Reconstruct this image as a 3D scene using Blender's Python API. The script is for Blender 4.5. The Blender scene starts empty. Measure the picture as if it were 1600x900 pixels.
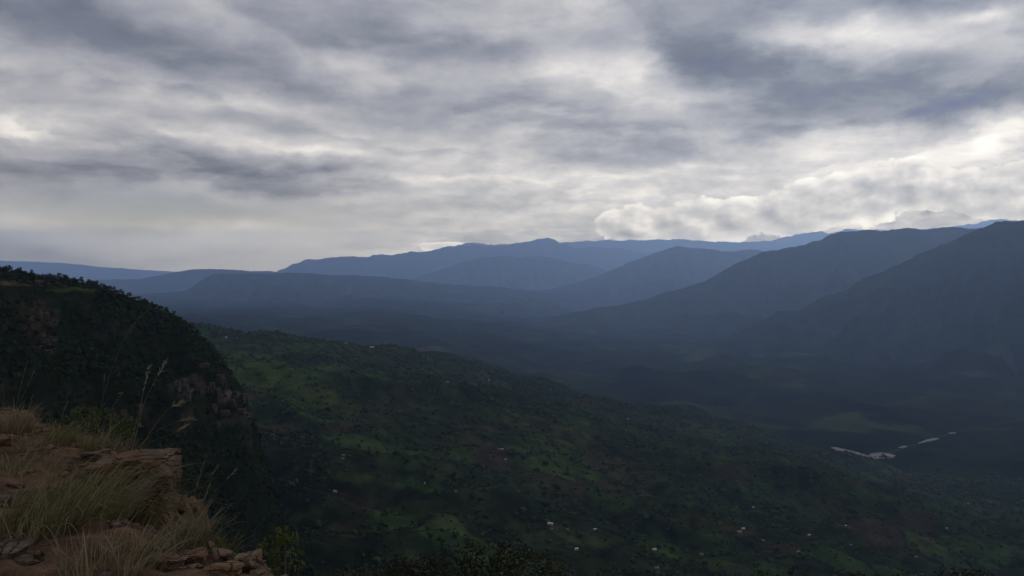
import bpy, bmesh, math, random
import numpy as np
from mathutils import Vector, noise as mnoise, Matrix

SC = bpy.context.scene
COL = SC.collection
F = 1232.0            # focal length in photo pixels (1600 wide)
HV = 440.0            # photo row of the horizon
CZ = 1.65             # eye height above the ledge

# ------------------------------------------------------------------ camera
cam = bpy.data.cameras.new('camera')
cam.sensor_width = 36.0
cam.lens = 36.0 * F / 1600.0
cam.clip_start = 0.05
cam.clip_end = 200000.0
camo = bpy.data.objects.new('camera', cam)
COL.objects.link(camo)
camo.location = (0, 0, CZ)
camo.rotation_euler = (math.radians(90.0) - math.atan((450 - HV) / F), 0, 0)
SC.camera = camo

# ------------------------------------------------------------------ light
SUN_AZ, SUN_EL = math.radians(26.0), math.radians(28.0)
sun = bpy.data.lights.new('sun', 'SUN')
sun.energy = 1.0
sun.angle = math.radians(14.0)
sun.color = (1.0, 0.94, 0.86)
suno = bpy.data.objects.new('sun', sun)
COL.objects.link(suno)
sd = Vector((math.sin(SUN_AZ) * math.cos(SUN_EL), math.cos(SUN_AZ) * math.cos(SUN_EL), math.sin(SUN_EL)))
suno.rotation_euler = sd.to_track_quat('Z', 'Y').to_euler()

SC.view_settings.view_transform = 'Standard'
SC.view_settings.look = 'None'
SC.view_settings.exposure = 0.0
SC.view_settings.gamma = 1.0
SC.view_settings.use_curve_mapping = False
cy = SC.cycles
cy.max_bounces = 6
cy.diffuse_bounces = 2
cy.glossy_bounces = 2
cy.transmission_bounces = 2
cy.volume_bounces = 2
cy.use_denoising = True


def lin(c):
    out = []
    for v in c:
        v = v / 255.0
        out.append(v / 12.92 if v <= 0.04045 else ((v + 0.055) / 1.055) ** 2.4)
    return out


class NT:
    """small helper to write node trees"""
    def __init__(self, tree):
        self.t = tree

    def n(self, kind, **kw):
        nd = self.t.nodes.new(kind)
        for k, v in kw.items():
            setattr(nd, k, v)
        return nd

    def link(self, a, b):
        self.t.links.new(a, b)

    def put(self, sock, v):
        if hasattr(v, 'is_output') or isinstance(v, bpy.types.NodeSocket):
            self.link(v, sock)
        else:
            sock.default_value = v

    def m(self, op, a, b=None, c=None, clamp=False):
        nd = self.n('ShaderNodeMath', operation=op, use_clamp=clamp)
        self.put(nd.inputs[0], a)
        if b is not None:
            self.put(nd.inputs[1], b)
        if c is not None:
            self.put(nd.inputs[2], c)
        return nd.outputs[0]

    def vm(self, op, a, b=None, scale=None):
        nd = self.n('ShaderNodeVectorMath', operation=op)
        self.put(nd.inputs[0], a)
        if b is not None:
            self.put(nd.inputs[1], b)
        if scale is not None:
            self.put(nd.inputs['Scale'], scale)
        return nd.outputs['Value'] if op in ('LENGTH', 'DOT_PRODUCT', 'DISTANCE') else nd.outputs[0]

    def noise(self, vec, scale, detail=4.0, rough=0.55, dist=0.0, lac=2.0):
        nd = self.n('ShaderNodeTexNoise')
        self.link(vec, nd.inputs['Vector'])
        nd.inputs['Scale'].default_value = scale
        nd.inputs['Detail'].default_value = detail
        nd.inputs['Roughness'].default_value = rough
        nd.inputs['Distortion'].default_value = dist
        nd.inputs['Lacunarity'].default_value = lac
        return nd

    def ramp(self, fac, stops, interp='LINEAR'):
        nd = self.n('ShaderNodeValToRGB')
        nd.color_ramp.interpolation = interp
        el = nd.color_ramp.elements
        while len(el) < len(stops):
            el.new(0.5)
        for e, (p, c) in zip(el, stops):
            e.position = p
            e.color = (c[0], c[1], c[2], 1.0)
        self.put(nd.inputs['Fac'], fac)
        return nd.outputs['Color']

    def mix(self, fac, a, b, blend='MIX'):
        nd = self.n('ShaderNodeMix', data_type='RGBA', blend_type=blend)
        self.put(nd.inputs['Factor'], fac)
        for s, v in ((nd.inputs[6], a), (nd.inputs[7], b)):
            if isinstance(v, (tuple, list)):
                s.default_value = (v[0], v[1], v[2], 1.0)
            else:
                self.link(v, s)
        return nd.outputs[2]


# ------------------------------------------------------------------ sky (world)
STRENGTH = 0.1
world = bpy.data.worlds.new('World')
SC.world = world
world.use_nodes = True
wt = world.node_tree
wt.nodes.clear()
W = NT(wt)
wout = W.n('ShaderNodeOutputWorld')
bg = W.n('ShaderNodeBackground')
bg.inputs['Strength'].default_value = STRENGTH
W.link(bg.outputs[0], wout.inputs[0])
sky = W.n('ShaderNodeTexSky', sky_type='NISHITA')
sky.sun_disc = False
sky.sun_elevation = SUN_EL
sky.sun_rotation = SUN_AZ
tc = W.n('ShaderNodeTexCoord')
sep = W.n('ShaderNodeSeparateXYZ')
W.link(tc.outputs['Generated'], sep.inputs[0])
dx, dy, dz = sep.outputs
az = W.m('ARCTAN2', dx, dy)
el = W.m('ARCSINE', dz)
zc = W.m('ADD', W.m('MAXIMUM', dz, 0.0), 0.16)
comb = W.n('ShaderNodeCombineXYZ')
W.link(W.m('DIVIDE', dx, zc), comb.inputs[0])
W.link(W.m('DIVIDE', dy, zc), comb.inputs[1])
plane = comb.outputs[0]
ang = W.n('ShaderNodeCombineXYZ')
W.link(az, ang.inputs[0])
W.link(el, ang.inputs[1])
angv = ang.outputs[0]
angs = W.vm('MULTIPLY', angv, (1.0, 2.2, 1.0))
warp = W.noise(W.vm('MULTIPLY', angv, (1.0, 1.6, 1.0)), 6.0, 9.0, 0.6)
warpv = W.vm('SUBTRACT', warp.outputs['Color'], (0.5, 0.5, 0.5))
warpv = W.vm('MULTIPLY', warpv, (0.24, 0.085, 0.0))
wang = W.vm('ADD', angv, warpv)

# (column, row, half width, half height, brightness change, tilt in degrees): cloud masses by direction
BLOBS = [
    (170, 45, 210, 32, -0.15, 8), (330, 85, 170, 40, -0.08, 15), (30, 30, 120, 50, -0.06, 0),
    (720, 75, 150, 42, -0.17, 12), (520, 60, 160, 40, -0.06, 0), (560, 150, 160, 30, -0.06, 8),
    (1100, 70, 110, 30, -0.11, 22), (1230, 118, 170, 26, -0.13, 12), (1340, 160, 220, 24, -0.14, 4), (1530, 165, 150, 22, -0.11, -2), (1480, 110, 120, 22, -0.07, 0),
    (1380, 10, 260, 22, -0.13, 0), (1560, 40, 90, 30, -0.05, 0),
    (100, 262, 190, 32, -0.17, 3), (370, 281, 130, 24, -0.15, 6), (500, 290, 80, 16, -0.07, 0),
    (250, 190, 170, 24, -0.03, 0), (850, 165, 130, 22, -0.05, 0), (300, 150, 260, 40, -0.02, 0),
    (1180, 205, 190, 16, -0.07, 0), (690, 325, 120, 9, -0.05, 0), (1000, 240, 120, 14, -0.05, 0),
    (890, 108, 75, 28, 0.17, 0), (990, 105, 50, 22, 0.10, -20), (760, 20, 150, 26, 0.12, -10),
    (650, 10, 60, 18, 0.08, 0), (1270, 50, 75, 20, 0.19, 5), (1440, 62, 90, 18, 0.09, -10),
    (1040, 152, 60, 18, 0.13, 0), (1085, 205, 50, 13, 0.12, 0), (25, 183, 70, 11, 0.22, 6),
    (570, 90, 60, 16, 0.09, 0), (650, 120, 110, 18, 0.07, 0), (380, 158, 110, 9, 0.08, 0),
    (330, 222, 80, 8, 0.08, 6), (480, 243, 60, 8, 0.11, 6), (690, 283, 90, 8, 0.08, 0),
    (1310, 222, 90, 14, 0.10, 0), (1420, 265, 190, 34, 0.08, -3), (1580, 195, 50, 26, 0.15, 0),
    (1540, 235, 60, 25, 0.10, 0), (980, 300, 200, 26, 0.09, 0), (1545, 28, 45, 9, 0.12, 0),
    (60, 396, 240, 20, -0.09, 0), (330, 372, 200, 26, 0.05, 0), 
    (1530, 351, 45, 7, 0.12, -8), (670, 386, 60, 6, 0.08, -6), (1383, 334, 16, 6, -0.16, 0), (1497, 295, 12, 7, -0.15, 0), (1452, 325, 9, 5, -0.13, 0),
    (640, 250, 240, 9, 0.06, 3), (900, 195, 200, 9, -0.05, 2), (1000, 270, 260, 7, 0.06, -2), (300, 200, 260, 8, 0.05, 3), (560, 315, 220, 7, 0.05, 2),
    (330, 310, 120, 7, 0.07, 4), (1380, 295, 70, 28, 0.08, 0),
]
total = None
for (u, v, ru, rv, amp, tilt) in BLOBS:
    a0 = math.atan((u - 800) / F)
    e0 = math.atan((HV - v) / F * math.cos(a0))
    ca = math.cos(a0)
    mp = W.n('ShaderNodeMapping', vector_type='TEXTURE')
    W.link(wang, mp.inputs['Vector'])
    mp.inputs['Location'].default_value = (a0, e0, 0)
    mp.inputs['Rotation'].default_value = (0, 0, -math.radians(tilt))
    mp.inputs['Scale'].default_value = (ru / F * ca * ca * 1.25, rv / F * ca * 1.25, 1)
    r2 = W.vm('DOT_PRODUCT', mp.outputs[0], mp.outputs[0])
    g = W.m('EXPONENT', W.m('MULTIPLY', r2, -1.0))
    amp *= 1.2
    total = W.m('MULTIPLY', g, amp) if total is None else W.m('MULTIPLY_ADD', g, amp, total)

big = W.noise(plane, 1.1, 9.0, 0.6, 0.35)
fine = W.noise(plane, 3.0, 9.0, 0.62, 0.2)
puff = W.noise(W.vm('MULTIPLY', angv, (1.0, 1.9, 1.0)), 13.0, 10.0, 0.68, 0.2)
bval = W.m('MULTIPLY', W.m('SUBTRACT', big.outputs['Fac'], 0.5), 0.34)
fval = W.m('MULTIPLY', W.m('SUBTRACT', fine.outputs['Fac'], 0.5), 0.20)
lowm = W.n('ShaderNodeMapRange')
W.link(el, lowm.inputs['Value'])
lowm.inputs['From Min'].default_value = 0.0
lowm.inputs['From Max'].default_value = 0.20
lowm.inputs['To Min'].default_value = 1.0
lowm.inputs['To Max'].default_value = 0.28
low = lowm.outputs[0]
rightm = W.n('ShaderNodeMapRange')       # cumulus bank sits towards the sun side
W.link(az, rightm.inputs['Value'])
rightm.inputs['From Min'].default_value = -0.25
rightm.inputs['From Max'].default_value = 0.12
rightm.inputs['To Min'].default_value = 0.4
rightm.inputs['To Max'].default_value = 1.0
pval = W.m('MULTIPLY', W.m('MULTIPLY', W.m('SUBTRACT', puff.outputs['Fac'], 0.5), 0.55), W.m('MULTIPLY', low, rightm.outputs[0]))
def crisp(vec, scale, seed_off):
    """cloud edges: a sharp step with a bright rim, broken up by fine noise"""
    nd = W.noise(W.vm('ADD', vec, seed_off), scale, 10.0, 0.52, 0.1)
    c = W.ramp(nd.outputs['Fac'], [(0.36, (.52,) * 3), (0.485, (.43,) * 3), (0.53, (.70,) * 3), (0.60, (.62,) * 3), (0.70, (.46,) * 3)])
    sp_ = W.n('ShaderNodeSeparateColor')
    W.link(c, sp_.inputs[0])
    return W.m('SUBTRACT', sp_.outputs[0], 0.52)


highm = W.n('ShaderNodeMapRange')
W.link(el, highm.inputs['Value'])
highm.inputs['From Min'].default_value = 0.03
highm.inputs['From Max'].default_value = 0.16
c1 = W.m('MULTIPLY', crisp(W.vm('ADD', plane, W.vm('SCALE', warpv, scale=1.0)), 1.25, (3.1, 7.7, 0)), W.m('MULTIPLY', highm.outputs[0], 0.30))
c2 = W.m('MULTIPLY', crisp(W.vm('MULTIPLY', angv, (1.0, 1.9, 1.0)), 10.0, (1.3, 4.2, 0)), W.m('MULTIPLY', W.m('MULTIPLY', low, rightm.outputs[0]), 0.25))
c3 = W.m('MULTIPLY', crisp(W.vm('ADD', plane, W.vm('SCALE', warpv, scale=0.8)), 4.2, (8.1, 2.7, 0)), 0.08)
def relief(vec, scale, step, detail=9.0, rough=0.55):
    """billows: how fast the cloud thickens towards the light"""
    a_ = W.noise(vec, scale, detail, rough)
    b_ = W.noise(W.vm('ADD', vec, step), scale, detail, rough)
    return W.m('SUBTRACT', a_.outputs['Fac'], b_.outputs['Fac'])


r1 = W.m('MULTIPLY', relief(W.vm('ADD', plane, W.vm('SCALE', warpv, scale=0.7)), 1.7, (0.035, 0.07, 0)), 0.32)
angc = W.vm('MULTIPLY', angv, (1.0, 1.35, 1.0))
r2 = relief(angc, 15.0, (0.007, 0.011, 0), 8.0, 0.52)
bank = None
for (u, v, ru, rv) in [(985, 352, 70, 30), (1090, 350, 95, 38), (1210, 335, 90, 36), (1330, 312, 110, 44), (1450, 290, 90, 42), (1580, 300, 90, 52), (1760, 290, 120, 60), (700, 385, 60, 9)]:
    a0 = math.atan((u - 800) / F)
    e0 = math.atan((HV - v) / F * math.cos(a0))
    mp = W.n('ShaderNodeMapping', vector_type='TEXTURE')
    W.link(angv, mp.inputs['Vector'])
    mp.inputs['Location'].default_value = (a0, e0, 0)
    mp.inputs['Scale'].default_value = (ru / F * math.cos(a0) ** 2, rv / F * math.cos(a0), 1)
    g = W.m('EXPONENT', W.m('MULTIPLY', W.vm('DOT_PRODUCT', mp.outputs[0], mp.outputs[0]), -1.0))
    bank = g if bank is None else W.m('ADD', bank, g)
bn = W.noise(angc, 15.0, 9.0, 0.58)
bamp = W.m('MULTIPLY', W.m('MINIMUM', W.m('MULTIPLY', bank, 2.5), 1.0), 2.4)
bankm = W.n('ShaderNodeMapRange', interpolation_type='SMOOTHSTEP')
W.link(W.m('MULTIPLY_ADD', W.m('SUBTRACT', bn.outputs['Fac'], 0.5), bamp, bank), bankm.inputs['Value'])
bankm.inputs['From Min'].default_value = 0.50
bankm.inputs['From Max'].default_value = 0.58
rimm = W.n('ShaderNodeMapRange', interpolation_type='SMOOTHSTEP')
W.link(W.m('MULTIPLY_ADD', W.m('SUBTRACT', bn.outputs['Fac'], 0.5), bamp, bank), rimm.inputs['Value'])
rimm.inputs['From Min'].default_value = 0.60
rimm.inputs['From Max'].default_value = 1.05
rimm.inputs['To Min'].default_value = 0.89
rimm.inputs['To Max'].default_value = 0.765
bankL = W.m('MULTIPLY_ADD', r2, 1.1, W.m('MULTIPLY_ADD', W.m('SUBTRACT', fine.outputs['Fac'], 0.5), 0.25, rimm.outputs[0]))
# base level: greyer overhead, paler towards the horizon
basem = W.n('ShaderNodeMapRange', interpolation_type='SMOOTHSTEP')
W.link(el, basem.inputs['Value'])
basem.inputs['From Min'].default_value = 0.02
basem.inputs['From Max'].default_value = 0.75
basem.inputs['To Min'].default_value = 0.71
basem.inputs['To Max'].default_value = 0.53
hazeb = W.n('ShaderNodeMapRange', interpolation_type='SMOOTHSTEP')   # brightness of the far air low over the horizon
W.link(el, hazeb.inputs['Value'])
hazeb.inputs['From Min'].default_value = -0.02
hazeb.inputs['From Max'].default_value = 0.16
hazeb.inputs['To Min'].default_value = 0.0
hazeb.inputs['To Max'].default_value = 0.0
L = W.m('ADD', basem.outputs[0], hazeb.outputs[0])
# smooth pale band low on the left, away from the broken cloud
cm1 = W.n('ShaderNodeMapRange', interpolation_type='SMOOTHSTEP')
W.link(el, cm1.inputs['Value'])
cm1.inputs['From Min'].default_value = 0.075
cm1.inputs['From Max'].default_value = 0.125
cm2 = W.n('ShaderNodeMapRange', interpolation_type='SMOOTHSTEP')
W.link(az, cm2.inputs['Value'])
cm2.inputs['From Min'].default_value = -0.28
cm2.inputs['From Max'].default_value = -0.05
calm = W.m('MULTIPLY_ADD', W.m('MAXIMUM', cm1.outputs[0], cm2.outputs[0]), 0.75, 0.25)
brk = bval
for q in (fval, pval, c1, c2, c3, r1):
    brk = W.m('ADD', brk, q)
L = W.m('ADD', L, W.m('MULTIPLY_ADD', brk, calm, total))
bk = W.m('MULTIPLY', bankm.outputs[0], 0.8)
L = W.m('ADD', W.m('MULTIPLY', L, W.m('SUBTRACT', 1.0, bk)), W.m('MULTIPLY', bankL, bk))
cl = W.ramp(L, [(0.30, lin((92, 98, 115))), (0.46, lin((117, 123, 140))), (0.60, lin((155, 157, 169))),
                (0.70, lin((181, 181, 187))), (0.80, lin((206, 203, 205))), (0.90, lin((234, 229, 225))),
                (1.0, lin((254, 250, 244)))])
clr = W.vm('SCALE', cl, scale=1.0 / STRENGTH)
# pale blue gap low on the left
gapm = W.n('ShaderNodeMapping', vector_type='TEXTURE')
W.link(wang, gapm.inputs['Vector'])
ga = math.atan((270 - 800) / F)
gapm.inputs['Location'].default_value = (ga, math.atan((HV - 325) / F * math.cos(ga)), 0)
gapm.inputs['Scale'].default_value = (0.17, 0.017, 1)
gg = W.m('MULTIPLY', W.m('EXPONENT', W.m('MULTIPLY', W.vm('DOT_PRODUCT', gapm.outputs[0], gapm.outputs[0]), -1.0)), 0.75)
skyc = W.vm('MULTIPLY', W.vm('NORMALIZE', sky.outputs[0]), (5.8, 5.5, 6.5))
skym0 = W.mix(gg, clr, skyc)
# light from low in the sky crosses more of the hazy air: what leaves the clouds is what arrives plus what the air takes
HZ_K, HZ_TOP, HZ_LEN = 3.3e-5, 3900.0, 60000.0
HZ_AIR = (0.158, 0.235, 0.425)
path = W.m('MINIMUM', W.m('DIVIDE', HZ_TOP, W.m('MAXIMUM', dz, 0.01)), HZ_LEN)
trn = W.m('EXPONENT', W.m('MULTIPLY', path, -HZ_K))
airc = W.n('ShaderNodeCombineXYZ')
for i_ in range(3):
    airc.inputs[i_].default_value = HZ_AIR[i_] / STRENGTH
cosw = W.vm('DOT_PRODUCT', tc.outputs['Generated'], tuple(sd))
hg = W.m('DIVIDE', 0.64, W.m('POWER', W.m('MAXIMUM', W.m('MULTIPLY_ADD', cosw, -1.2, 1.36), 0.05), 1.5))
glow = W.m('MINIMUM', W.m('MULTIPLY_ADD', hg, 0.075, 0.81), 1.35)
airv = W.vm('SCALE', airc.outputs[0], scale=W.m('MULTIPLY', glow, W.m('SUBTRACT', 1.0, trn)))
skym = W.vm('MAXIMUM', W.vm('SCALE', W.vm('SUBTRACT', skym0, airv), scale=W.m('DIVIDE', 1.0, trn)), (0.3, 0.3, 0.3))
below = W.n('ShaderNodeMapRange')
W.link(dz, below.inputs['Value'])
below.inputs['From Min'].default_value = -0.06
below.inputs['From Max'].default_value = -0.01
skyf = W.mix(below.outputs[0], tuple(x / STRENGTH for x in (0.05, 0.055, 0.06)), skym)
W.link(skyf, bg.inputs['Color'])
world.cycles.sampling_method = 'MANUAL'
world.cycles.sample_map_resolution = 512


# ------------------------------------------------------------------ noise and mesh helpers
def perlin(x, y, seed=0):
    x = np.asarray(x, float)
    y = np.asarray(y, float)
    xi = np.floor(x).astype(np.int64)
    yi = np.floor(y).astype(np.int64)
    fx, fy = x - xi, y - yi

    def g(ix, iy, ddx, ddy):
        h = (ix * 374761393 + iy * 668265263 + seed * 1274126177) & 0xFFFFFFFF
        h = ((h ^ (h >> 13)) * 1103515245) & 0xFFFFFFFF
        h = ((h ^ (h >> 16)) * 2246822519) & 0xFFFFFFFF
        a = (h ^ (h >> 15)).astype(float) / 4294967296.0 * 2 * np.pi
        return np.cos(a) * ddx + np.sin(a) * ddy
    s = fx * fx * fx * (fx * (fx * 6 - 15) + 10)
    t = fy * fy * fy * (fy * (fy * 6 - 15) + 10)
    n0 = g(xi, yi, fx, fy) * (1 - s) + g(xi + 1, yi, fx - 1, fy) * s
    n1 = g(xi, yi + 1, fx, fy - 1) * (1 - s) + g(xi + 1, yi + 1, fx - 1, fy - 1) * s
    return (n0 * (1 - t) + n1 * t) * 1.5


def fbm(x, y, oct=4, seed=0, gain=0.5):
    a, tot, nrm = 1.0, 0.0, 0.0
    for i in range(oct):
        tot = tot + a * perlin(x * 2 ** i + 13.7 * i, y * 2 ** i - 7.1 * i, seed + i)
        nrm += a
        a *= gain
    return tot / nrm


def ridged(x, y, oct=3, seed=0):
    a, tot, nrm = 1.0, 0.0, 0.0
    for i in range(oct):
        tot = tot + a * (1 - np.abs(perlin(x * 2 ** i + 3.3 * i, y * 2 ** i, seed + i)) * 1.6)
        nrm += a
        a *= 0.5
    return tot / nrm


def sstep(a, b, x):
    t = np.clip((np.asarray(x, float) - a) / (b - a), 0, 1)
    return t * t * (3 - 2 * t)


def link(name, me, parent=None, mat=None):
    o = bpy.data.objects.new(name, me)
    COL.objects.link(o)
    if mat is not None and me is not None and not me.materials:
        me.materials.append(mat)
    if parent is not None:
        o.parent = parent
    return o


def np_mesh(name, V, faces, colors=None, smooth=True):
    """V (n,3), faces (m,k) with k 3 or 4"""
    me = bpy.data.meshes.new(name)
    V = np.ascontiguousarray(V, np.float32)
    faces = np.ascontiguousarray(faces, np.int32)
    k = faces.shape[1]
    me.vertices.add(len(V))
    me.vertices.foreach_set('co', V.ravel())
    me.loops.add(faces.size)
    me.loops.foreach_set('vertex_index', faces.ravel())
    me.polygons.add(len(faces))
    me.polygons.foreach_set('loop_start', np.arange(0, faces.size, k, dtype=np.int32))
    me.polygons.foreach_set('loop_total', np.full(len(faces), k, np.int32))
    me.polygons.foreach_set('use_smooth', np.full(len(faces), smooth, bool))
    me.update(calc_edges=True)
    if colors is not None:
        at = me.attributes.new('Col', 'FLOAT_COLOR', 'POINT')
        c = np.ones((len(V), 4), np.float32)
        c[:, :3] = colors
        at.data.foreach_set('color', c.ravel())
    return me


def grid_mesh(name, X, Y, Z, colors=None):
    n, m = X.shape
    V = np.stack([X, Y, Z], -1).reshape(-1, 3)
    i = np.arange(n - 1)[:, None] * m + np.arange(m - 1)[None, :]
    fc = np.stack([i, i + 1, i + m + 1, i + m], -1).reshape(-1, 4)
    a, b, c = V[fc[0, 0]], V[fc[0, 1]], V[fc[0, 3]]
    if np.cross(b - a, c - a)[2] < 0:
        fc = fc[:, ::-1]
    return np_mesh(name, V, fc, None if colors is None else colors.reshape(-1, 3))


def structure(o):
    o['kind'] = 'structure'
    return o


def tag(o, label, cat, group=None, kind=None):
    o['label'] = label
    o['category'] = cat
    if group:
        o['group'] = group
    if kind:
        o['kind'] = kind
    return o


def thing(name, label, cat, loc, rz=0.0, group=None):
    o = bpy.data.objects.new(name, None)
    COL.objects.link(o)
    o.location = loc
    o.rotation_euler = (0, 0, rz)
    o.empty_display_size = 0.3
    return tag(o, label, cat, group)


def copy_thing(src, loc, rz=0.0, scale=1.0, label=None, group=None):
    c = src.copy()
    COL.objects.link(c)
    c.location = loc
    c.rotation_euler = (0, 0, rz)
    c.scale = (scale,) * 3 if not isinstance(scale, tuple) else scale
    if label:
        c['label'] = label
    if group:
        c['group'] = group
    for ch in src.children:
        d = ch.copy()
        COL.objects.link(d)
        d.parent = c
        for g2 in ch.children:
            e = g2.copy()
            COL.objects.link(e)
            e.parent = d
    return c


def vat(u, Y):
    return (u - 800.0) / F * Y


# ------------------------------------------------------------------ materials
def new_mat(name):
    m = bpy.data.materials.new(name)
    m.use_nodes = True
    t = m.node_tree
    t.nodes.clear()
    N = NT(t)
    out = N.n('ShaderNodeOutputMaterial')
    b = N.n('ShaderNodeBsdfPrincipled')
    b.inputs['Roughness'].default_value = 0.95
    b.inputs['Specular IOR Level'].default_value = 0.15
    N.link(b.outputs[0], out.inputs[0])
    return m, N, b, out


def attr_mat(name, var_scale=0.05, lo=0.6, hi=1.5, bump_scale=None, bump=0.0, spec=0.0):
    """base colour from the mesh's own albedo attribute, broken up by noise"""
    m, N, b, out = new_mat(name)
    b.inputs['Specular IOR Level'].default_value = spec
    a = N.n('ShaderNodeAttribute', attribute_name='Col')
    c = N.n('ShaderNodeTexCoord')
    nz = N.noise(c.outputs['Object'], var_scale, 6.0, 0.62)
    mr = N.n('ShaderNodeMapRange')
    N.link(nz.outputs['Fac'], mr.inputs['Value'])
    mr.inputs['From Min'].default_value = 0.3
    mr.inputs['From Max'].default_value = 0.7
    mr.inputs['To Min'].default_value = lo
    mr.inputs['To Max'].default_value = hi
    N.link(N.vm('SCALE', a.outputs['Color'], scale=mr.outputs[0]), b.inputs['Base Color'])
    if bump_scale:
        bn = N.noise(c.outputs['Object'], bump_scale, 5.0, 0.65)
        bp = N.n('ShaderNodeBump')
        bp.inputs['Strength'].default_value = 1.0
        bp.inputs['Distance'].default_value = bump
        N.link(bn.outputs['Fac'], bp.inputs['Height'])
        N.link(bp.outputs[0], b.inputs['Normal'])
    return m


MAT_HILL = attr_mat('far_hill', 0.0028, 0.3, 1.9, 0.012, 22.0)
MAT_BENCH = attr_mat('valley_slope', 0.03, 0.45, 1.7, 0.12, 3.0)
MAT_CROWN = attr_mat('tree_crowns', 0.3, 0.6, 1.5)


def leaf_mat(name, c1, c2, scale=0.6, trans=0.25, zgrad=None):
    m, N, b, out = new_mat(name)
    c = N.n('ShaderNodeTexCoord')
    oi = N.n('ShaderNodeObjectInfo')
    nz = N.noise(c.outputs['Object'], scale, 3.0, 0.6)
    f = N.m('ADD', nz.outputs['Fac'], N.m('MULTIPLY', N.m('SUBTRACT', oi.outputs['Random'], 0.5), 0.35))
    mr = N.n('ShaderNodeMapRange')
    N.link(f, mr.inputs['Value'])
    mr.inputs['From Min'].default_value = 0.3
    mr.inputs['From Max'].default_value = 0.72
    colr = N.mix(mr.outputs[0], c1, c2)
    if zgrad:      # blade colour runs from base to tip (dry tips)
        a = N.n('ShaderNodeAttribute', attribute_name='Col')
        sp = N.n('ShaderNodeSeparateColor')
        N.link(a.outputs['Color'], sp.inputs[0])
        colr = N.mix(sp.outputs[0], colr, zgrad)
    N.link(colr, b.inputs['Base Color'])
    b.inputs['Roughness'].default_value = 0.6
    tr = N.n('ShaderNodeBsdfTranslucent')
    N.link(colr, tr.inputs['Color'])
    mx = N.n('ShaderNodeMixShader')
    mx.inputs[0].default_value = trans
    N.link(b.outputs[0], mx.inputs[1])
    N.link(tr.outputs[0], mx.inputs[2])
    N.link(mx.outputs[0], out.inputs[0])
    return m


MAT_LEAF = leaf_mat('tree_leaves', (0.016, 0.023, 0.011), (0.040, 0.054, 0.022), 0.35)
MAT_LEAF_NEAR = leaf_mat('slope_tree_leaves', (0.012, 0.015, 0.007), (0.034, 0.036, 0.014), 0.3)
MAT_SHRUB = leaf_mat('shrub_leaves', (0.05, 0.07, 0.016), (0.15, 0.165, 0.04), 6.0, 0.35)
MAT_SHRUB_DARK = leaf_mat('rim_shrub_leaves', (0.03, 0.045, 0.015), (0.075, 0.085, 0.03), 4.0, 0.3)
MAT_GRASS = leaf_mat('grass_green', (0.058, 0.072, 0.020), (0.135, 0.135, 0.043), 3.0, 0.3, (0.18, 0.15, 0.08))
MAT_DRY = leaf_mat('grass_dry', (0.10, 0.078, 0.045), (0.19, 0.155, 0.097), 3.0, 0.3, (0.26, 0.22, 0.15))
MAT_SEED = leaf_mat('grass_seed_heads', (0.14, 0.12, 0.085), (0.23, 0.20, 0.15), 8.0, 0.3)


def bark_mat():
    m, N, b, out = new_mat('bark')
    c = N.n('ShaderNodeTexCoord')
    nz = N.noise(c.outputs['Object'], 6.0, 4.0, 0.6)
    N.link(N.mix(nz.outputs['Fac'], (0.05, 0.04, 0.03), (0.14, 0.11, 0.085)), b.inputs['Base Color'])
    return m


MAT_BARK = bark_mat()


def rock_mat(name, c_lo, c_hi, c_red, scale, red=0.5, bump=0.02):
    m, N, b, out = new_mat(name)
    c = N.n('ShaderNodeTexCoord')
    oi = N.n('ShaderNodeObjectInfo')
    shift = N.vm('ADD', c.outputs['Object'], N.vm('SCALE', oi.outputs['Location'], scale=0.7))
    nz = N.noise(shift, scale, 7.0, 0.65, 0.3)
    n2 = N.noise(shift, scale * 0.35, 4.0, 0.6)
    n3 = N.noise(shift, scale * 5.0, 5.0, 0.7)
    mr = N.n('ShaderNodeMapRange')
    N.link(nz.outputs['Fac'], mr.inputs['Value'])
    mr.inputs['From Min'].default_value = 0.32
    mr.inputs['From Max'].default_value = 0.68
    c1 = N.mix(mr.outputs[0], c_lo, c_hi)
    m2 = N.n('ShaderNodeMapRange')
    N.link(n2.outputs['Fac'], m2.inputs['Value'])
    m2.inputs['From Min'].default_value = 0.45
    m2.inputs['From Max'].default_value = 0.65
    m2.inputs['To Max'].default_value = red
    c2 = N.mix(m2.outputs[0], c1, c_red)
    vo = N.n('ShaderNodeTexVoronoi', feature='DISTANCE_TO_EDGE')
    vo.inputs['Scale'].default_value = scale * 0.9
    N.link(N.vm('ADD', N.vm('MULTIPLY', shift, (1.0, 1.0, 2.6)), N.vm('SCALE', nz.outputs['Color'], scale=0.35 / scale * 2)), vo.inputs['Vector'])
    crack = N.n('ShaderNodeMapRange', interpolation_type='SMOOTHSTEP')
    N.link(vo.outputs['Distance'], crack.inputs['Value'])
    crack.inputs['From Max'].default_value = 0.045
    lich = N.n('ShaderNodeMapRange', interpolation_type='SMOOTHSTEP')
    N.link(N.noise(shift, scale * 2.6, 5.0, 0.7).outputs['Fac'], lich.inputs['Value'])
    lich.inputs['From Min'].default_value = 0.58
    lich.inputs['From Max'].default_value = 0.68
    lich.inputs['To Max'].default_value = 0.55
    c3 = N.mix(lich.outputs[0], c2, tuple(min(1, x * 1.35) for x in c_hi))
    c4 = N.mix(crack.outputs[0], tuple(x * 0.7 for x in c_lo), c3)
    N.link(c4, b.inputs['Base Color'])
    bp = N.n('ShaderNodeBump')
    bp.inputs['Distance'].default_value = bump
    hh = N.m('ADD', nz.outputs['Fac'], N.m('MULTIPLY', n3.outputs['Fac'], 0.4))
    N.link(N.m('ADD', hh, N.m('MULTIPLY', crack.outputs[0], 0.5)), bp.inputs['Height'])
    N.link(bp.outputs[0], b.inputs['Normal'])
    return m


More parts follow.
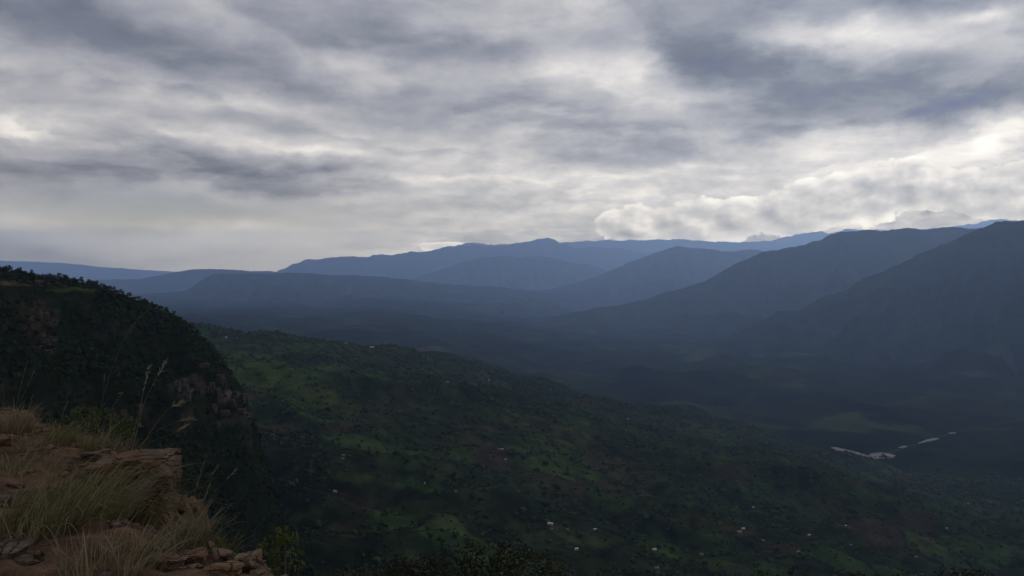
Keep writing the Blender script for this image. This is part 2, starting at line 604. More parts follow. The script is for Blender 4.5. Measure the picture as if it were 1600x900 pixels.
MAT_ROCK = rock_mat('ledge_rock', (0.035, 0.025, 0.018), (0.135, 0.098, 0.070), (0.125, 0.054, 0.024), 5.0, 0.6, 0.03)
MAT_RIM = rock_mat('rim_rock', (0.055, 0.037, 0.025), (0.185, 0.125, 0.08), (0.17, 0.085, 0.042), 7.0, 0.8, 0.03)
MAT_CLIFF = rock_mat('cliff_rock', (0.018, 0.016, 0.014), (0.085, 0.070, 0.060), (0.055, 0.043, 0.035), 0.2, 0.5, 1.0)


def soil_mat():
    m, N, b, out = new_mat('red_soil')
    c = N.n('ShaderNodeTexCoord')
    a = N.noise(c.outputs['Object'], 1.4, 6.0, 0.65, 0.3)
    d = N.noise(c.outputs['Object'], 9.0, 6.0, 0.7)
    e = N.noise(c.outputs['Object'], 45.0, 4.0, 0.7)
    col = N.ramp(a.outputs['Fac'], [(0.30, (0.024, 0.014, 0.008)), (0.47, (0.078, 0.042, 0.022)),
                                    (0.58, (0.122, 0.074, 0.041)), (0.72, (0.13, 0.09, 0.058))])
    dd = N.n('ShaderNodeMapRange')
    N.link(d.outputs['Fac'], dd.inputs['Value'])
    dd.inputs['From Min'].default_value = 0.3
    dd.inputs['From Max'].default_value = 0.7
    dd.inputs['To Min'].default_value = 0.45
    dd.inputs['To Max'].default_value = 1.4
    geo = N.n('ShaderNodeNewGeometry')
    sepn = N.n('ShaderNodeSeparateXYZ')
    N.link(geo.outputs['True Normal'], sepn.inputs[0])
    st = N.n('ShaderNodeMapRange', interpolation_type='SMOOTHSTEP')
    N.link(N.m('ADD', sepn.outputs[2], N.m('MULTIPLY', N.m('SUBTRACT', d.outputs['Fac'], 0.5), 0.5)), st.inputs['Value'])
    st.inputs['From Min'].default_value = 0.45
    st.inputs['From Max'].default_value = 0.80
    rockc = N.ramp(e.outputs['Fac'], [(0.3, (0.03, 0.022, 0.016)), (0.5, (0.085, 0.058, 0.04)), (0.7, (0.15, 0.105, 0.07))])
    col = N.mix(st.outputs[0], rockc, col)
    N.link(N.vm('SCALE', col, scale=dd.outputs[0]), b.inputs['Base Color'])
    bp = N.n('ShaderNodeBump')
    bp.inputs['Distance'].default_value = 0.05
    N.link(N.m('ADD', d.outputs['Fac'], N.m('MULTIPLY', e.outputs['Fac'], 0.4)), bp.inputs['Height'])
    N.link(bp.outputs[0], b.inputs['Normal'])
    return m


MAT_SOIL = soil_mat()


def plain_mat(name, c1, c2, scale, rough=0.9, metal=0.0, spec=0.2):
    m, N, b, out = new_mat(name)
    c = N.n('ShaderNodeTexCoord')
    nz = N.noise(c.outputs['Object'], scale, 5.0, 0.6)
    N.link(N.mix(nz.outputs['Fac'], c1, c2), b.inputs['Base Color'])
    b.inputs['Roughness'].default_value = rough
    b.inputs['Metallic'].default_value = metal
    b.inputs['Specular IOR Level'].default_value = spec
    return m


MAT_SAND = plain_mat('river_sand', (0.10, 0.092, 0.08), (0.20, 0.185, 0.165), 0.03)
MAT_WATER = plain_mat('river_water', (0.035, 0.035, 0.03), (0.05, 0.048, 0.04), 0.02, 0.8, 0.0, 0.02)
MAT_TIN = plain_mat('tin_roof', (0.36, 0.36, 0.36), (0.56, 0.56, 0.56), 0.5, 0.5, 0.2)
MAT_TIN_OLD = plain_mat('weathered_tin_roof', (0.12, 0.11, 0.105), (0.22, 0.20, 0.19), 0.5, 0.6, 0.2)
MAT_MUD = plain_mat('mud_wall', (0.22, 0.15, 0.10), (0.34, 0.25, 0.18), 0.7)
MAT_DOOR = plain_mat('wooden_door', (0.07, 0.045, 0.03), (0.12, 0.08, 0.05), 2.0)

# ------------------------------------------------------------------ the valley: heights
FLOOR = -700.0


def floor_h(X, Y):
    """rolling valley floor"""
    ry = np.interp(X, [900, 1355, 1440, 1680, 2030, 2400, 2800], [3400, 3300, 3150, 3330, 3620, 3880, 4100])
    calm = np.exp(-((Y - ry) / 170.0) ** 2) * sstep(700, 1100, X)
    h = fbm(X / 1500.0, Y / 1500.0, 5, 5) * 75.0 + 10
    h = h + np.maximum(fbm(X / 5200.0, Y / 5200.0, 3, 9), -0.1) * 150.0
    h = h * sstep(2700, 5000, Y) + (fbm(X / 520., Y / 520., 4, 15) * 75 + (ridged(X / 900., Y / 700., 3, 16) - 0.7) * 60 + 18) * sstep(2600, 3100, Y)
    h = h + 270 * sstep(1300, -2200, X) * sstep(3000, 5600, Y)
    return FLOOR + np.maximum(h, -4.0) * (1 - calm) + fbm(X / 220., Y / 220., 3, 6) * 6 * (1 - calm)


EDGE_U = [-500, 100, 330, 560, 700, 880, 1100, 1300, 1400, 1600, 2000, 2600]
EDGE_Y = [2400, 2400, 2500, 2750, 2900, 3000, 3000, 2900, 2800, 2600, 2450, 2400]


def bench_h(X, Y):
    u = X / Y * F + 800
    Ye = np.interp(u, EDGE_U, EDGE_Y)
    nearedge = sstep(700, 100, np.abs(Y - Ye))
    wX = X + fbm(X / 400., Y / 400., 2, 31) * 160
    wY = Y + fbm(X / 420., Y / 420., 2, 37) * 200
    n = fbm(X / 800., Y / 800., 4, 21) * 95
    n = n + (ridged(wX / 1100., wY / 330., 3, 25) - 0.75) * 62
    n = n + fbm(X / 140., Y / 140., 3, 28) * 16
    # long grassy spur that catches the light below the promontory
    n = n + 34 * np.exp(-(((wY - 1750 - 0.55 * (X + 560)) / 190.) ** 2)) * sstep(250, -350, X)
    z = -353 - 0.2 * X + n * (1 - 0.5 * nearedge) - 38 * sstep(700, 1200, X) * sstep(1700, 2400, Y)
    z = np.where(z < -690, -690 - (-690 - z) * 0.1, z)
    Ye = Ye + fbm(X / 500., Y / 900., 3, 33) * 420
    drop = sstep(0, 1, (Y - Ye) / (1100.0 + 1500.0 * sstep(900, -300, X)))
    z = z * (1 - drop) + (FLOOR - 60) * drop
    nz = -0.47 * Y - 10 + fbm(X / 60., Y / 60., 3, 41) * 8 * sstep(20, 120, Y)
    k = sstep(480, 1080, Y)
    return nz * (1 - k) + z * k


def cells(X, Y, size, seed=3):
    """irregular plots: random value per plot, and distance to the plot border"""
    gx, gy = X / size, Y / size
    ix, iy = np.floor(gx).astype(np.int64), np.floor(gy).astype(np.int64)
    f1 = np.full(X.shape, 9.0)
    f2 = np.full(X.shape, 9.0)
    val = np.zeros(X.shape)
    for ox in (-1, 0, 1):
        for oy in (-1, 0, 1):
            cx, cy_ = ix + ox, iy + oy
            h = (cx * 73856093 ^ cy_ * 19349663 ^ seed * 83492791) & 0xFFFFFFFF
            h = ((h ^ (h >> 13)) * 1274126177) & 0xFFFFFFFF
            a = (h & 0xFFFF) / 65536.0
            b = ((h >> 16) & 0xFFFF) / 65536.0
            d = np.hypot(gx - cx - a, gy - cy_ - b)
            cl_ = d < f1
            f2 = np.where(cl_, f1, np.minimum(f2, d))
            val = np.where(cl_, (a * 7.3 + b * 3.1) % 1.0, val)
            f1 = np.where(cl_, d, f1)
    return val, (f2 - f1) * size


DARK = np.array((0.012, 0.018, 0.010))
WOOD = np.array((0.019, 0.027, 0.013))
MEAD = np.array((0.054, 0.076, 0.026))
LUSH = np.array((0.044, 0.080, 0.023))
BROWN = np.array((0.058, 0.046, 0.031))
# colour patches on the slope, most of them cleared land: column, row, half width, half height, tilt, colour, strength
PATCHES = [
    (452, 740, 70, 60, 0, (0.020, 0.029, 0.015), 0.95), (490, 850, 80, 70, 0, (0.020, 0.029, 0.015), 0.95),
    (420, 590, 75, 22, 22, (0.075, 0.115, 0.024), 1.0), (500, 622, 80, 17, 18, (0.085, 0.115, 0.03), 0.9),  # brighter green patches over the spur, here and in the next row
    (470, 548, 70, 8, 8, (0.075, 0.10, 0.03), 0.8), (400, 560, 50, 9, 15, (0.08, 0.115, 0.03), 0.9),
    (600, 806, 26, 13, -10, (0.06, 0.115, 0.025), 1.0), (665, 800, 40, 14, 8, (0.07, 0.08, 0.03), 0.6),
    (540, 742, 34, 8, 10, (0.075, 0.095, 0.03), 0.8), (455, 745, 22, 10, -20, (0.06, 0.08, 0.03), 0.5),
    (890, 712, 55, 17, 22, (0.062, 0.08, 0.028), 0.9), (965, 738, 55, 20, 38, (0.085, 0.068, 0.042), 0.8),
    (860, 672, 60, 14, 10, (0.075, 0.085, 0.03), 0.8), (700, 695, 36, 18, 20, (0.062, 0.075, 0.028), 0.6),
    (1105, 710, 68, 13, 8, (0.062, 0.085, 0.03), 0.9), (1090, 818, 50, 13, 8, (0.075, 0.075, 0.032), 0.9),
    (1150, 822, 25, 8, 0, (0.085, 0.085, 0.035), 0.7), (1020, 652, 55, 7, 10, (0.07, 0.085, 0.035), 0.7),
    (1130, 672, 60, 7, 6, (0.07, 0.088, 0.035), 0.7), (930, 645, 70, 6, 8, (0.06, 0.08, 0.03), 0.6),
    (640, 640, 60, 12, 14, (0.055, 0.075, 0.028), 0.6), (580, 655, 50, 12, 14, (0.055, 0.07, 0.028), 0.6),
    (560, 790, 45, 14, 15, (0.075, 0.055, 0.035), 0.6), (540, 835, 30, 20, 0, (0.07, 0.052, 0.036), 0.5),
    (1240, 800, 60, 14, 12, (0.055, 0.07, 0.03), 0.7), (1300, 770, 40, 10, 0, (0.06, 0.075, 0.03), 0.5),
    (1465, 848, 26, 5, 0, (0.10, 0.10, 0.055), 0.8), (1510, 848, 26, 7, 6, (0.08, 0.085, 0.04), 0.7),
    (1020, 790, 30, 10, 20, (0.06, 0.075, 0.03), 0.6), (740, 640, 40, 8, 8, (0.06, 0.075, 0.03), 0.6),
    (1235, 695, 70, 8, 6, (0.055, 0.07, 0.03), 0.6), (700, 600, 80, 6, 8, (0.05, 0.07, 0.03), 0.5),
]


HOUSES = [
    (536, 712, .8, 1, 'upper of two dull roofed houses in the dark wood left of centre'),
    (535, 717, .8, 1, 'lower of two dull roofed houses in the dark wood left of centre'),
    (523, 769, .9, 0, 'lone pale roofed house in the dark lower left of the slope'),
    (662, 756, .75, 0, 'small pale roofed house among trees right of the brown clearing'),
    (712, 768, .6, 1, 'faint dull roofed hut east of the small pale roofed house'),
    (780, 702, .75, 1, 'dull roofed left half of a pair of houses in mid slope'),
    (785, 702, .7, 0, 'bright roofed right half of a pair of houses in mid slope'),
    (790, 718, .6, 0, 'small bright hut just below the pair of houses in mid slope'),
    (860, 820, 1.35, 0, 'brightest and largest tin roofed house, at the bottom centre'),
    (862, 827, .7, 1, 'small dull hut tucked right below the brightest tin roofed house'),
    (887, 828, .6, 1, 'faint dull hut right of the brightest tin roofed house'),
    (900, 860, 1.1, 0, 'bright slanting roofed house low at the bottom centre'),
    (930, 828, .8, 0, 'small white roofed house between the brightest house and the olive field'),
    (1023, 860, 1.0, 0, 'bright roofed house alone below the olive field'),
    (1027, 889, 1.0, 1, 'dull roofed house at the very bottom edge below the lone bright one'),
    (1097, 867, .95, 1, 'grey roofed house at the bottom right of the lone bright one'),
    (1156, 832, 1.3, 1, 'large grey roofed house at the right tip of the olive field'),
    (1162, 827, 1.0, 0, 'pale roofed house just behind the large grey roofed house'),
    (1178, 793, .7, 0, 'left one of two small pale huts above the olive field'),
    (1187, 793, .65, 1, 'right one of two small dim huts above the olive field'),
    (1193, 845, .9, 1, 'dim roofed house down right of the large grey roofed house'),
    (1265, 837, .9, 0, 'pale roofed house in dark trees at lower right'),
    (1248, 863, .9, 1, 'dim roofed house low in the dark trees at lower right'),
    (1323, 822, .7, 0, 'bright speck of a house, left of a close pair at lower right'),
    (1328, 824, .65, 1, 'dimmer speck of a house, right of a close pair at lower right'),
    (1331, 852, .8, 1, 'dull roofed house straight below the close pair at lower right'),
    (1481, 826, .7, 0, 'tiny bright roof standing above the pale field at far lower right'),
    (1514, 787, .65, 0, 'tiny bright roof highest on the dark slope at far right'),
    (1433, 871, 1.0, 1, 'dull roofed house below and left of the pale field at lower right'),
    (982, 654, .8, 0, 'small pale house on the green strip at the edge of the slope'),
    (763, 594, 1.3, 0, 'white house standing out at the far edge of the green slope'),
    (699, 597, .9, 1, 'dull house left of the white house at the far slope edge'),
    (353, 527, 1.1, 0, 'white house just right of the wooded hill near the slope crest'),
    (370, 528, .8, 1, 'dull house beside the white one near the slope crest'),
    (581, 543, 2.2, 0, 'pale long building far out in the hazy valley'),
    (540, 536, 1.8, 1, 'dim building far out in the hazy valley left of the pale one'),
]
for (hu, hv, hs, ho, hl) in HOUSES:
    PATCHES.append((hu + 3, hv + 2, 13 * hs, 3.2 * hs, 5, (0.085, 0.068, 0.045), 0.75))


def bench_color(X, Y, Z):
    u = X / Y * F + 800
    v = HV - (Z - CZ) / Y * F
    w = fbm(X / 260., Y / 260., 4, 51)
    val, bd = cells(X + fbm(X / 60., Y / 60., 2, 56) * 25, Y + fbm(X / 60., Y / 60., 2, 57) * 25, 105.0)
    open_ = sstep(-0.08, 0.26, w + (val - 0.5) * 0.5)
    hedge = sstep(12, 4, bd)
    c = DARK[None] + (WOOD - DARK)[None] * sstep(-0.3, 0.3, fbm(X / 90., Y / 90., 3, 53))[..., None]
    pick = np.where((val < 0.55)[..., None], MEAD[None] * (0.5 + 0.7 * val)[..., None],
                    np.where((val < 0.87)[..., None], LUSH[None] * 0.72, BROWN[None] * 0.62))
    k = (open_ * (1 - 0.8 * hedge) * 0.72)[..., None]
    c = c * (1 - k) + pick * k
    jag = fbm(X / 70., Y / 70., 4, 58) * 1.1
    spot = 0.75 + 0.5 * fbm(X / 30., Y / 30., 3, 59)
    for (fu, fv, ru, rv, tl, colr, st) in PATCHES:
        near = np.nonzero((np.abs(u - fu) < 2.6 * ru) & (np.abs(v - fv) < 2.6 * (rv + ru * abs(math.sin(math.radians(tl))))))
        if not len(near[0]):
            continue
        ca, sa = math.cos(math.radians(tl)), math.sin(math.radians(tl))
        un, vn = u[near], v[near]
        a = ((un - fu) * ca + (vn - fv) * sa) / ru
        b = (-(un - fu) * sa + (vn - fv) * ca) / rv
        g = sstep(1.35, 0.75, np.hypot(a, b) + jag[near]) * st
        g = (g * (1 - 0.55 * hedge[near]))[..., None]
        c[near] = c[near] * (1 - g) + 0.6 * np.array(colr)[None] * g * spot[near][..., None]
    return c


def uy_grid(u0, u1, nu, y0, y1, ny, p=None):
    us = np.linspace(u0, u1, nu)
    ys = np.exp(np.linspace(math.log(y0), math.log(y1), ny))
    U, Y = np.meshgrid(us, ys, indexing='ij')
    return U, vat(U, Y), Y


# valley floor out to the far ranges
U, X, Y = uy_grid(-1500, 3200, 560, 2450, 40000, 360)
keep_in = 51000.0
X = np.clip(X, -keep_in, keep_in)
Z = floor_h(X, Y)
cval, cbd = cells(X, Y, 230.0, 8)
cw = sstep(0.05, 0.35, fbm(X / 700., Y / 700., 4, 61) + (cval - 0.5) * 0.3)
C = DARK[None, None] * 0.55 + 0.6 * (WOOD - DARK) * sstep(-.3, .3, fbm(X / 250., Y / 250., 3, 62))[..., None]
C = C * (1 - 0.6 * cw[..., None]) + 0.6 * cw[..., None] * np.where((cval < 0.75)[..., None], MEAD * 0.65, BROWN * 0.6)
structure(link('valley_floor', grid_mesh('valley_floor', X, Y, Z, C), mat=MAT_HILL))

# the ground under everything, as one sheet to the horizon
gx = np.linspace(-52000, 52000, 80)
gy = np.linspace(-9000, 63000, 80)
GX, GY = np.meshgrid(gx, gy, indexing='ij')
structure(link('ground', grid_mesh('ground', GX, GY, np.full(GX.shape, -790.0), np.tile(WOOD, GX.shape + (1,))), mat=MAT_HILL))

# near valley slope below the escarpment
ys = np.concatenate([np.linspace(9, 820, 110)[:-1], np.exp(np.linspace(math.log(820), math.log(5600), 580))])
us = np.linspace(-500, 2100, 960)
U, Y = np.meshgrid(us, ys, indexing='ij')
X = vat(U, Y)
Z = bench_h(X, Y)
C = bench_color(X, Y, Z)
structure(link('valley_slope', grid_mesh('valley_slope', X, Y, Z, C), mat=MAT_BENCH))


def hit(u, v, first=True):
    """where the line of sight through a photo pixel meets the slope or the valley floor"""
    y = np.linspace(830, 9000, 9000)
    x = vat(u, y)
    h = np.maximum(bench_h(x, y), np.where(y > 2460, floor_h(x, y), -9999))
    ray = CZ + (HV - v) / F * y
    k = np.argmax(h >= ray)
    return np.array((x[k], y[k], h[k]))


# ------------------------------------------------------------------ ranges and hills
def ridge(name, crest, ydist, wf, wb, seed, floor=-770.0, ext=(-260, 1860), p=1.35, jag=1.0, cut=0.62,
          lam=900.0, n=860, m=110, bright=1.0, fields=0.3):
    us = np.linspace(ext[0], ext[1], n)
    cu, cv = zip(*crest)
    vc = np.interp(us, cu, cv)
    ker = np.ones(3) / 3
    vc = np.convolve(np.pad(vc, 1, mode='edge'), ker, 'valid')
    vc = vc + 1.35 * jag * (perlin(us / 34., us * 0, seed) * 1.6 + perlin(us / 11., us * 0, seed + 1) * 0.9
                     + perlin(us / 4.5, us * 0, seed + 2) * 0.45)
    du, dyv = zip(*ydist)
    Yc = np.interp(us, du, dyv)
    zcr = CZ + (HV - vc) / F * Yc
    tb = -np.linspace(1, 0.03, 14)
    tf = np.linspace(0, 1, m) ** 1.25
    t = np.concatenate([tb, tf])
    U, T = np.meshgrid(us, t, indexing='ij')
    ZC = np.repeat(zcr[:, None], len(t), 1)
    YC = np.repeat(Yc[:, None], len(t), 1)
    D = np.where(T >= 0, T * wf, T * wb)
    Y = YC - D
    X = vat(U, Y)
    S = np.abs(T)
    H = np.maximum(ZC - floor, 5.0)
    prof = np.where(T >= 0, (1 - S) ** p, (1 - S) ** 1.1)
    wx = X + fbm(X / (lam * 1.6), Y / (lam * 1.6), 3, seed + 5) * lam * 0.9
    rn = 1 - ridged(wx / lam, Y / (lam * 2.4), 4, seed + 7)
    env = np.clip(S * 6, 0, 1) * np.sqrt(np.clip(1 - S, 0, 1))
    Z = floor + H * prof - np.where(T > 0, H * cut * rn * env * 1.5, 0)
    Z = Z + fbm(X / (lam * .2), Y / (lam * .2), 3, seed + 9) * lam * 0.012 * env
    Z = np.maximum(Z, floor - 15)
    val, bd = cells(X, Y, 260.0, seed)
    w = sstep(0.0, 0.35, fbm(X / 800., Y / 800., 4, seed + 11) + (val - 0.5) * 0.3 - 0.05)
    C = DARK[None, None] * 1.2 + (WOOD - DARK) * sstep(-.3, .3, fbm(X / 300., Y / 300., 3, seed + 12))[..., None]
    k = (w * fields)[..., None]
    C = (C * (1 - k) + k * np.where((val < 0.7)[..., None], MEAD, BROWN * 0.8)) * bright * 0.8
    return structure(link(name, grid_mesh(name, X, Y, Z, C), mat=MAT_HILL))


ridge('distant_plateau', [(-420, 404), (0, 407), (100, 411), (170, 418), (260, 424), (420, 426), (520, 440), (2020, 470)],
      [(-420, 56000), (2020, 56000)], 9000, 2500, 101, jag=0.4, lam=5000)
ridge('distant_mountain_range', [(-420, 470), (560, 430), (660, 398), (690, 388), (730, 380), (760, 380), (800, 383), (880, 379),
       (950, 375), (1060, 374), (1130, 378), (1180, 379), (1220, 372), (1270, 362), (1300, 364), (1318, 357), (1338, 359),
       (1400, 362), (1480, 355), (1530, 348), (1560, 342), (1600, 346), (2020, 340)],
      [(-420, 46000), (2020, 46000)], 9000, 3000, 111, jag=1.3, lam=4000)
ridge('peaked_mountain_range', [(-420, 470), (330, 448), (430, 425), (455, 414), (470, 408), (480, 405), (492, 406), (500, 404), (530, 402),
       (550, 400), (575, 401), (582, 399), (600, 400), (640, 394), (690, 389), (740, 384), (790, 384), (812, 380), (832, 375), (850, 373),
       (857, 370), (866, 374), (880, 382), (900, 387), (930, 386), (965, 388), (1000, 394), (1060, 398), (1200, 410), (2020, 470)],
      [(-420, 38000), (2020, 38000)], 12000, 3000, 121, jag=1.5, lam=3200)
ridge('far_spur', [(-420, 480), (560, 470), (620, 446), (690, 420), (730, 408), (760, 401), (790, 399), (815, 402), (850, 400), (880, 408), (915, 412), (950, 424),
       (1000, 436), (1100, 455), (2020, 490)], [(-420, 30000), (2020, 30000)], 9000, 2500, 127, jag=1.0, lam=2300)
ridge('rounded_foothill', [(-420, 470), (700, 470), (860, 452), (920, 436), (940, 430), (960, 420), (1000, 403), (1035, 392), (1050, 386), (1060, 384),
       (1075, 387), (1092, 388), (1130, 392), (1180, 391), (1210, 393), (1260, 400), (2020, 440)],
      [(-420, 23000), (2020, 23000)], 9500, 2500, 131, jag=0.9, lam=2100)
ridge('left_mesa_back', [(-420, 445), (100, 442), (155, 437), (190, 437), (220, 436), (250, 430), (270, 426), (300, 421), (325, 420),
       (350, 421), (420, 424), (520, 440), (700, 470), (2020, 480)],
      [(-420, 29000), (2020, 29000)], 7000, 2500, 141, jag=0.5, lam=2600)
ridge('left_mesa', [(-420, 466), (120, 463), (215, 459), (260, 457), (292, 454), (302, 447), (318, 436), (333, 428), (350, 427), (400, 428),
       (450, 426), (480, 427), (520, 430), (560, 430), (620, 435), (680, 442), (740, 447), (790, 449), (830, 455), (900, 461), (1000, 466), (1200, 480), (2020, 520)],
      [(-420, 19500), (600, 20000), (2020, 20500)], 12000, 3500, 151, jag=0.55, lam=1500, p=1.2, m=150)
ridge('right_mountain_ridge', [(-420, 520), (800, 505), (1000, 470), (1100, 440), (1150, 412), (1190, 394), (1220, 389), (1250, 384), (1280, 375), (1300, 366), (1320, 362),
       (1345, 361), (1360, 358), (1375, 361), (1400, 358), (1420, 356), (1440, 358), (1500, 355), (1540, 357), (1700, 360), (2020, 350)],
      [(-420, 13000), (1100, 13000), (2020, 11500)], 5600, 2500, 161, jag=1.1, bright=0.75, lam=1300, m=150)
ridge('near_right_mountain', [(-420, 560), (1000, 556), (1120, 536), (1180, 508), (1215, 486), (1250, 484), (1290, 462), (1320, 456), (1345, 436), (1380, 424), (1420, 405), (1440, 395), (1480, 380), (1510, 366), (1550, 350), (1570, 344),
       (1585, 345), (1600, 344), (1750, 330), (2020, 325)],
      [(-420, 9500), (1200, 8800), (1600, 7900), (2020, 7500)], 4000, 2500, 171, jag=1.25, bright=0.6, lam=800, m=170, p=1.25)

# ------------------------------------------------------------------ river in its sandy bed
def strip(name, pts, mat, z):
    V, Fc = [], []
    pu = []
    for (u, v, w) in pts:
        yy = -(z - CZ) * F / (v - HV)
        pu.append((vat(u, yy), yy, w))
    dense = []
    for a, b in zip(pu[:-1], pu[1:]):
        for q in np.linspace(0, 1, 12, endpoint=False):
            dense.append([a[i] * (1 - q) + b[i] * q for i in range(3)])
    dense.append(list(pu[-1]))
    rng = random.Random(5)
    for i, (x, y, w) in enumerate(dense):
        j0, j1 = max(i - 1, 0), min(i + 1, len(dense) - 1)
        tx, ty = dense[j1][0] - dense[j0][0], dense[j1][1] - dense[j0][1]
        l = math.hypot(tx, ty) or 1
        nx_, ny_ = -ty / l, tx / l
        w1 = w * rng.uniform(0.75, 1.25)
        w2 = w * rng.uniform(0.75, 1.25)
        V += [(x - nx_ * w1, y - ny_ * w1, z), (x + nx_ * w2, y + ny_ * w2, z)]
        if i:
            k = 2 * i
            Fc.append((k - 2, k, k + 1, k - 1))
    V = np.array(V)
    fc = np.array(Fc)
    if np.cross(V[fc[0, 1]] - V[fc[0, 0]], V[fc[0, 2]] - V[fc[0, 0]])[2] < 0:
        fc = fc[:, ::-1]
    return structure(link(name, np_mesh(name, V, fc), mat=mat))


RZ = FLOOR + 3.0
strip('sandbank', [(1306, 699, 17), (1318, 704, 29), (1334, 708, 26), (1350, 713, 22), (1362, 715, 15)], MAT_SAND, RZ)
strip('sandbank', [(1364, 716, 14), (1375, 713, 44), (1385, 712, 51), (1398, 714, 20)], MAT_SAND, RZ)
strip('sandbank', [(1407, 700, 8), (1414, 698, 11), (1417, 697, 4)], MAT_SAND, RZ)
strip('sandbank', [(1436, 693, 4), (1450, 689, 12), (1462, 686, 15), (1466, 685, 6)], MAT_SAND, RZ)
strip('sandbank', [(1484, 678, 6), (1489, 677, 15), (1493, 676, 6)], MAT_SAND, RZ)
strip('river', [(1290, 694, 2.5), (1330, 706, 3), (1365, 714, 3), (1400, 705, 2.5), (1440, 692, 2.5), (1490, 677, 2.5), (1560, 662, 2.5), (1640, 651, 2.5)], MAT_WATER, RZ - 0.6)

# ------------------------------------------------------------------ wooded promontory on the left
P_CREST = [(-600, 392), (-300, 402), (-120, 411), (0, 421), (30, 426), (60, 432), (90, 435), (130, 442), (170, 452), (200, 464), (240, 479), (270, 494), (300, 514),
           (320, 533), (340, 554), (360, 580), (375, 604), (388, 632), (397, 655), (405, 690), (417, 735), (436, 790), (462, 850), (510, 930), (700, 1040)]
P_Y = [(-600, 470), (0, 640), (250, 760), (400, 830), (800, 900)]


def prom_surface():
    us = np.linspace(-600, 760, 900)
    cu, cv = zip(*P_CREST)
    vc = np.interp(us, cu, cv)
    vc = np.convolve(np.pad(vc, 7, mode='edge'), np.ones(15) / 15, 'valid')
    vc = vc + (perlin(us / 26., us * 0, 201) * 1.6 + perlin(us / 9., us * 0, 202) * 1.0) * (1 + 5 * sstep(395, 450, us))
    Yc = np.interp(us, *zip(*P_Y))
    zcr = CZ + (HV - vc) / F * Yc
    tb = -np.linspace(1, 0.02, 40)
    tf = np.linspace(0, 1, 220)
    t = np.concatenate([tb, tf])
    U, T = np.meshgrid(us, t, indexing='ij')
    ZC = zcr[:, None] + 0 * T
    D = np.where(T >= 0, T * 330.0, T * 420.0)
    Y = Yc[:, None] - D
    X = vat(U, Y)
    # flat grassy brow, then cliff bands and wooded ramps down to the gully
    dd = np.array([0, 18, 40, 52, 85, 95, 140, 152, 230, 330])
    dr = np.array([0, 4, 14, 40, 62, 92, 118, 140, 190, 260])
    wob = fbm(X / 60., Y / 60., 3, 205) * 16
    fade = np.clip(D / 20, 0, 1)
    drop = np.interp(np.maximum(D, 0) + wob * fade, dd, dr)
    gul = (1 - ridged((X + fbm(X / 90., Y / 90., 2, 207) * 40) / 75., Y / 260., 3, 208)) * 26 * np.clip(D / 60, 0, 1)
    back = np.where(D < 0, np.where(U < 330, -D * 0.10, -D * 0.42) * sstep(0, 60, -D), 0)
    Z = ZC - np.where(D >= 0, drop + gul * 0.8, back)
    Z = Z + fbm(X / 14., Y / 14., 3, 209) * 2.2 * np.clip(np.abs(D) / 12, 0, 1)
    C = DARK[None, None] * 0.7 + 0.55 * (WOOD - DARK) * sstep(-.3, .4, fbm(X / 40., Y / 40., 3, 210))[..., None]
    # brow pasture
    v = HV - (Z - CZ) / Y * F
    jg = fbm(X / 12., Z / 4., 3, 212) * 0.8
    for (fu, fv, ru, rv, colr, st) in [(38, 441, 44, 4.5, (0.075, 0.056, 0.038), 0.9), (80, 444, 26, 4, (0.06, 0.052, 0.032), 0.8), (112, 449, 34, 6, (0.040, 0.050, 0.019), 0.8),
                                       (150, 455, 22, 5, (0.034, 0.042, 0.018), 0.6), (58, 500, 30, 24, (0.052, 0.040, 0.031), 0.7), (70, 536, 18, 18, (0.05, 0.038, 0.03), 0.7)]:
        g = sstep(1.3, 0.7, np.hypot((U - fu) / ru, (v - fv) / rv) + jg) * st * (D > 4)
        C = C * (1 - g[..., None]) + np.array(colr) * g[..., None]
    # weathered rock wall round the nose: ragged upright bare streaks between scrub
    wall = sstep(250, 300, U) * sstep(418, 400, U) * sstep(578, 600, v + (U - 330) * 0.1) * sstep(675, 655, v)
    strk = sstep(-0.12, 0.30, fbm(X / 7., Z / 16., 4, 216)) * sstep(-0.35, 0.15, fbm(X / 25., Z / 20., 2, 217))
    shade_ = 0.7 + 0.9 * fbm(X / 4., Z / 5., 3, 218)[..., None]
    wk = (wall * strk * 0.95)[..., None]
    C = C * (1 - wk) + wk * np.array((0.095, 0.080, 0.072)) * np.clip(shade_, 0.35, 1.5)
    # bare rock where the face is steep
    steep = np.abs(np.gradient(Z, axis=1)) / np.maximum(np.abs(np.gradient(Y, axis=1)), 1e-3)
    rk = sstep(1.3, 2.6, steep) * sstep(-0.05, 0.25, fbm(X / 25., Z / 18., 3, 214)) * (D > 25)
    C = C * (1 - 0.4 * rk[..., None]) + 0.4 * rk[..., None] * np.array((0.036, 0.030, 0.026))
    return us, t, U, X, Y, Z, D, C


pus, pt, PU, PX, PY, PZ, PD, PC = prom_surface()
structure(link('promontory_hill', grid_mesh('promontory_hill', PX, PY, PZ, PC), mat=attr_mat('promontory_cover', 0.12, 0.5, 1.6, 0.5, 1.2)))
PV = HV - (PZ - CZ) / PY * F


def prom_at(u, v):
    """point of the promontory's face at a photo pixel"""
    i = int(np.argmin(np.abs(pus - u)))
    col = PV[i].copy()
    col[:40] = 9999
    j = int(np.argmax(col >= v)) if (col[40:] >= v).any() else len(col) - 1
    j = 40 + int(np.argmax(PV[i][40:] >= v))
    return np.array((PX[i, j], PY[i, j], PZ[i, j]))


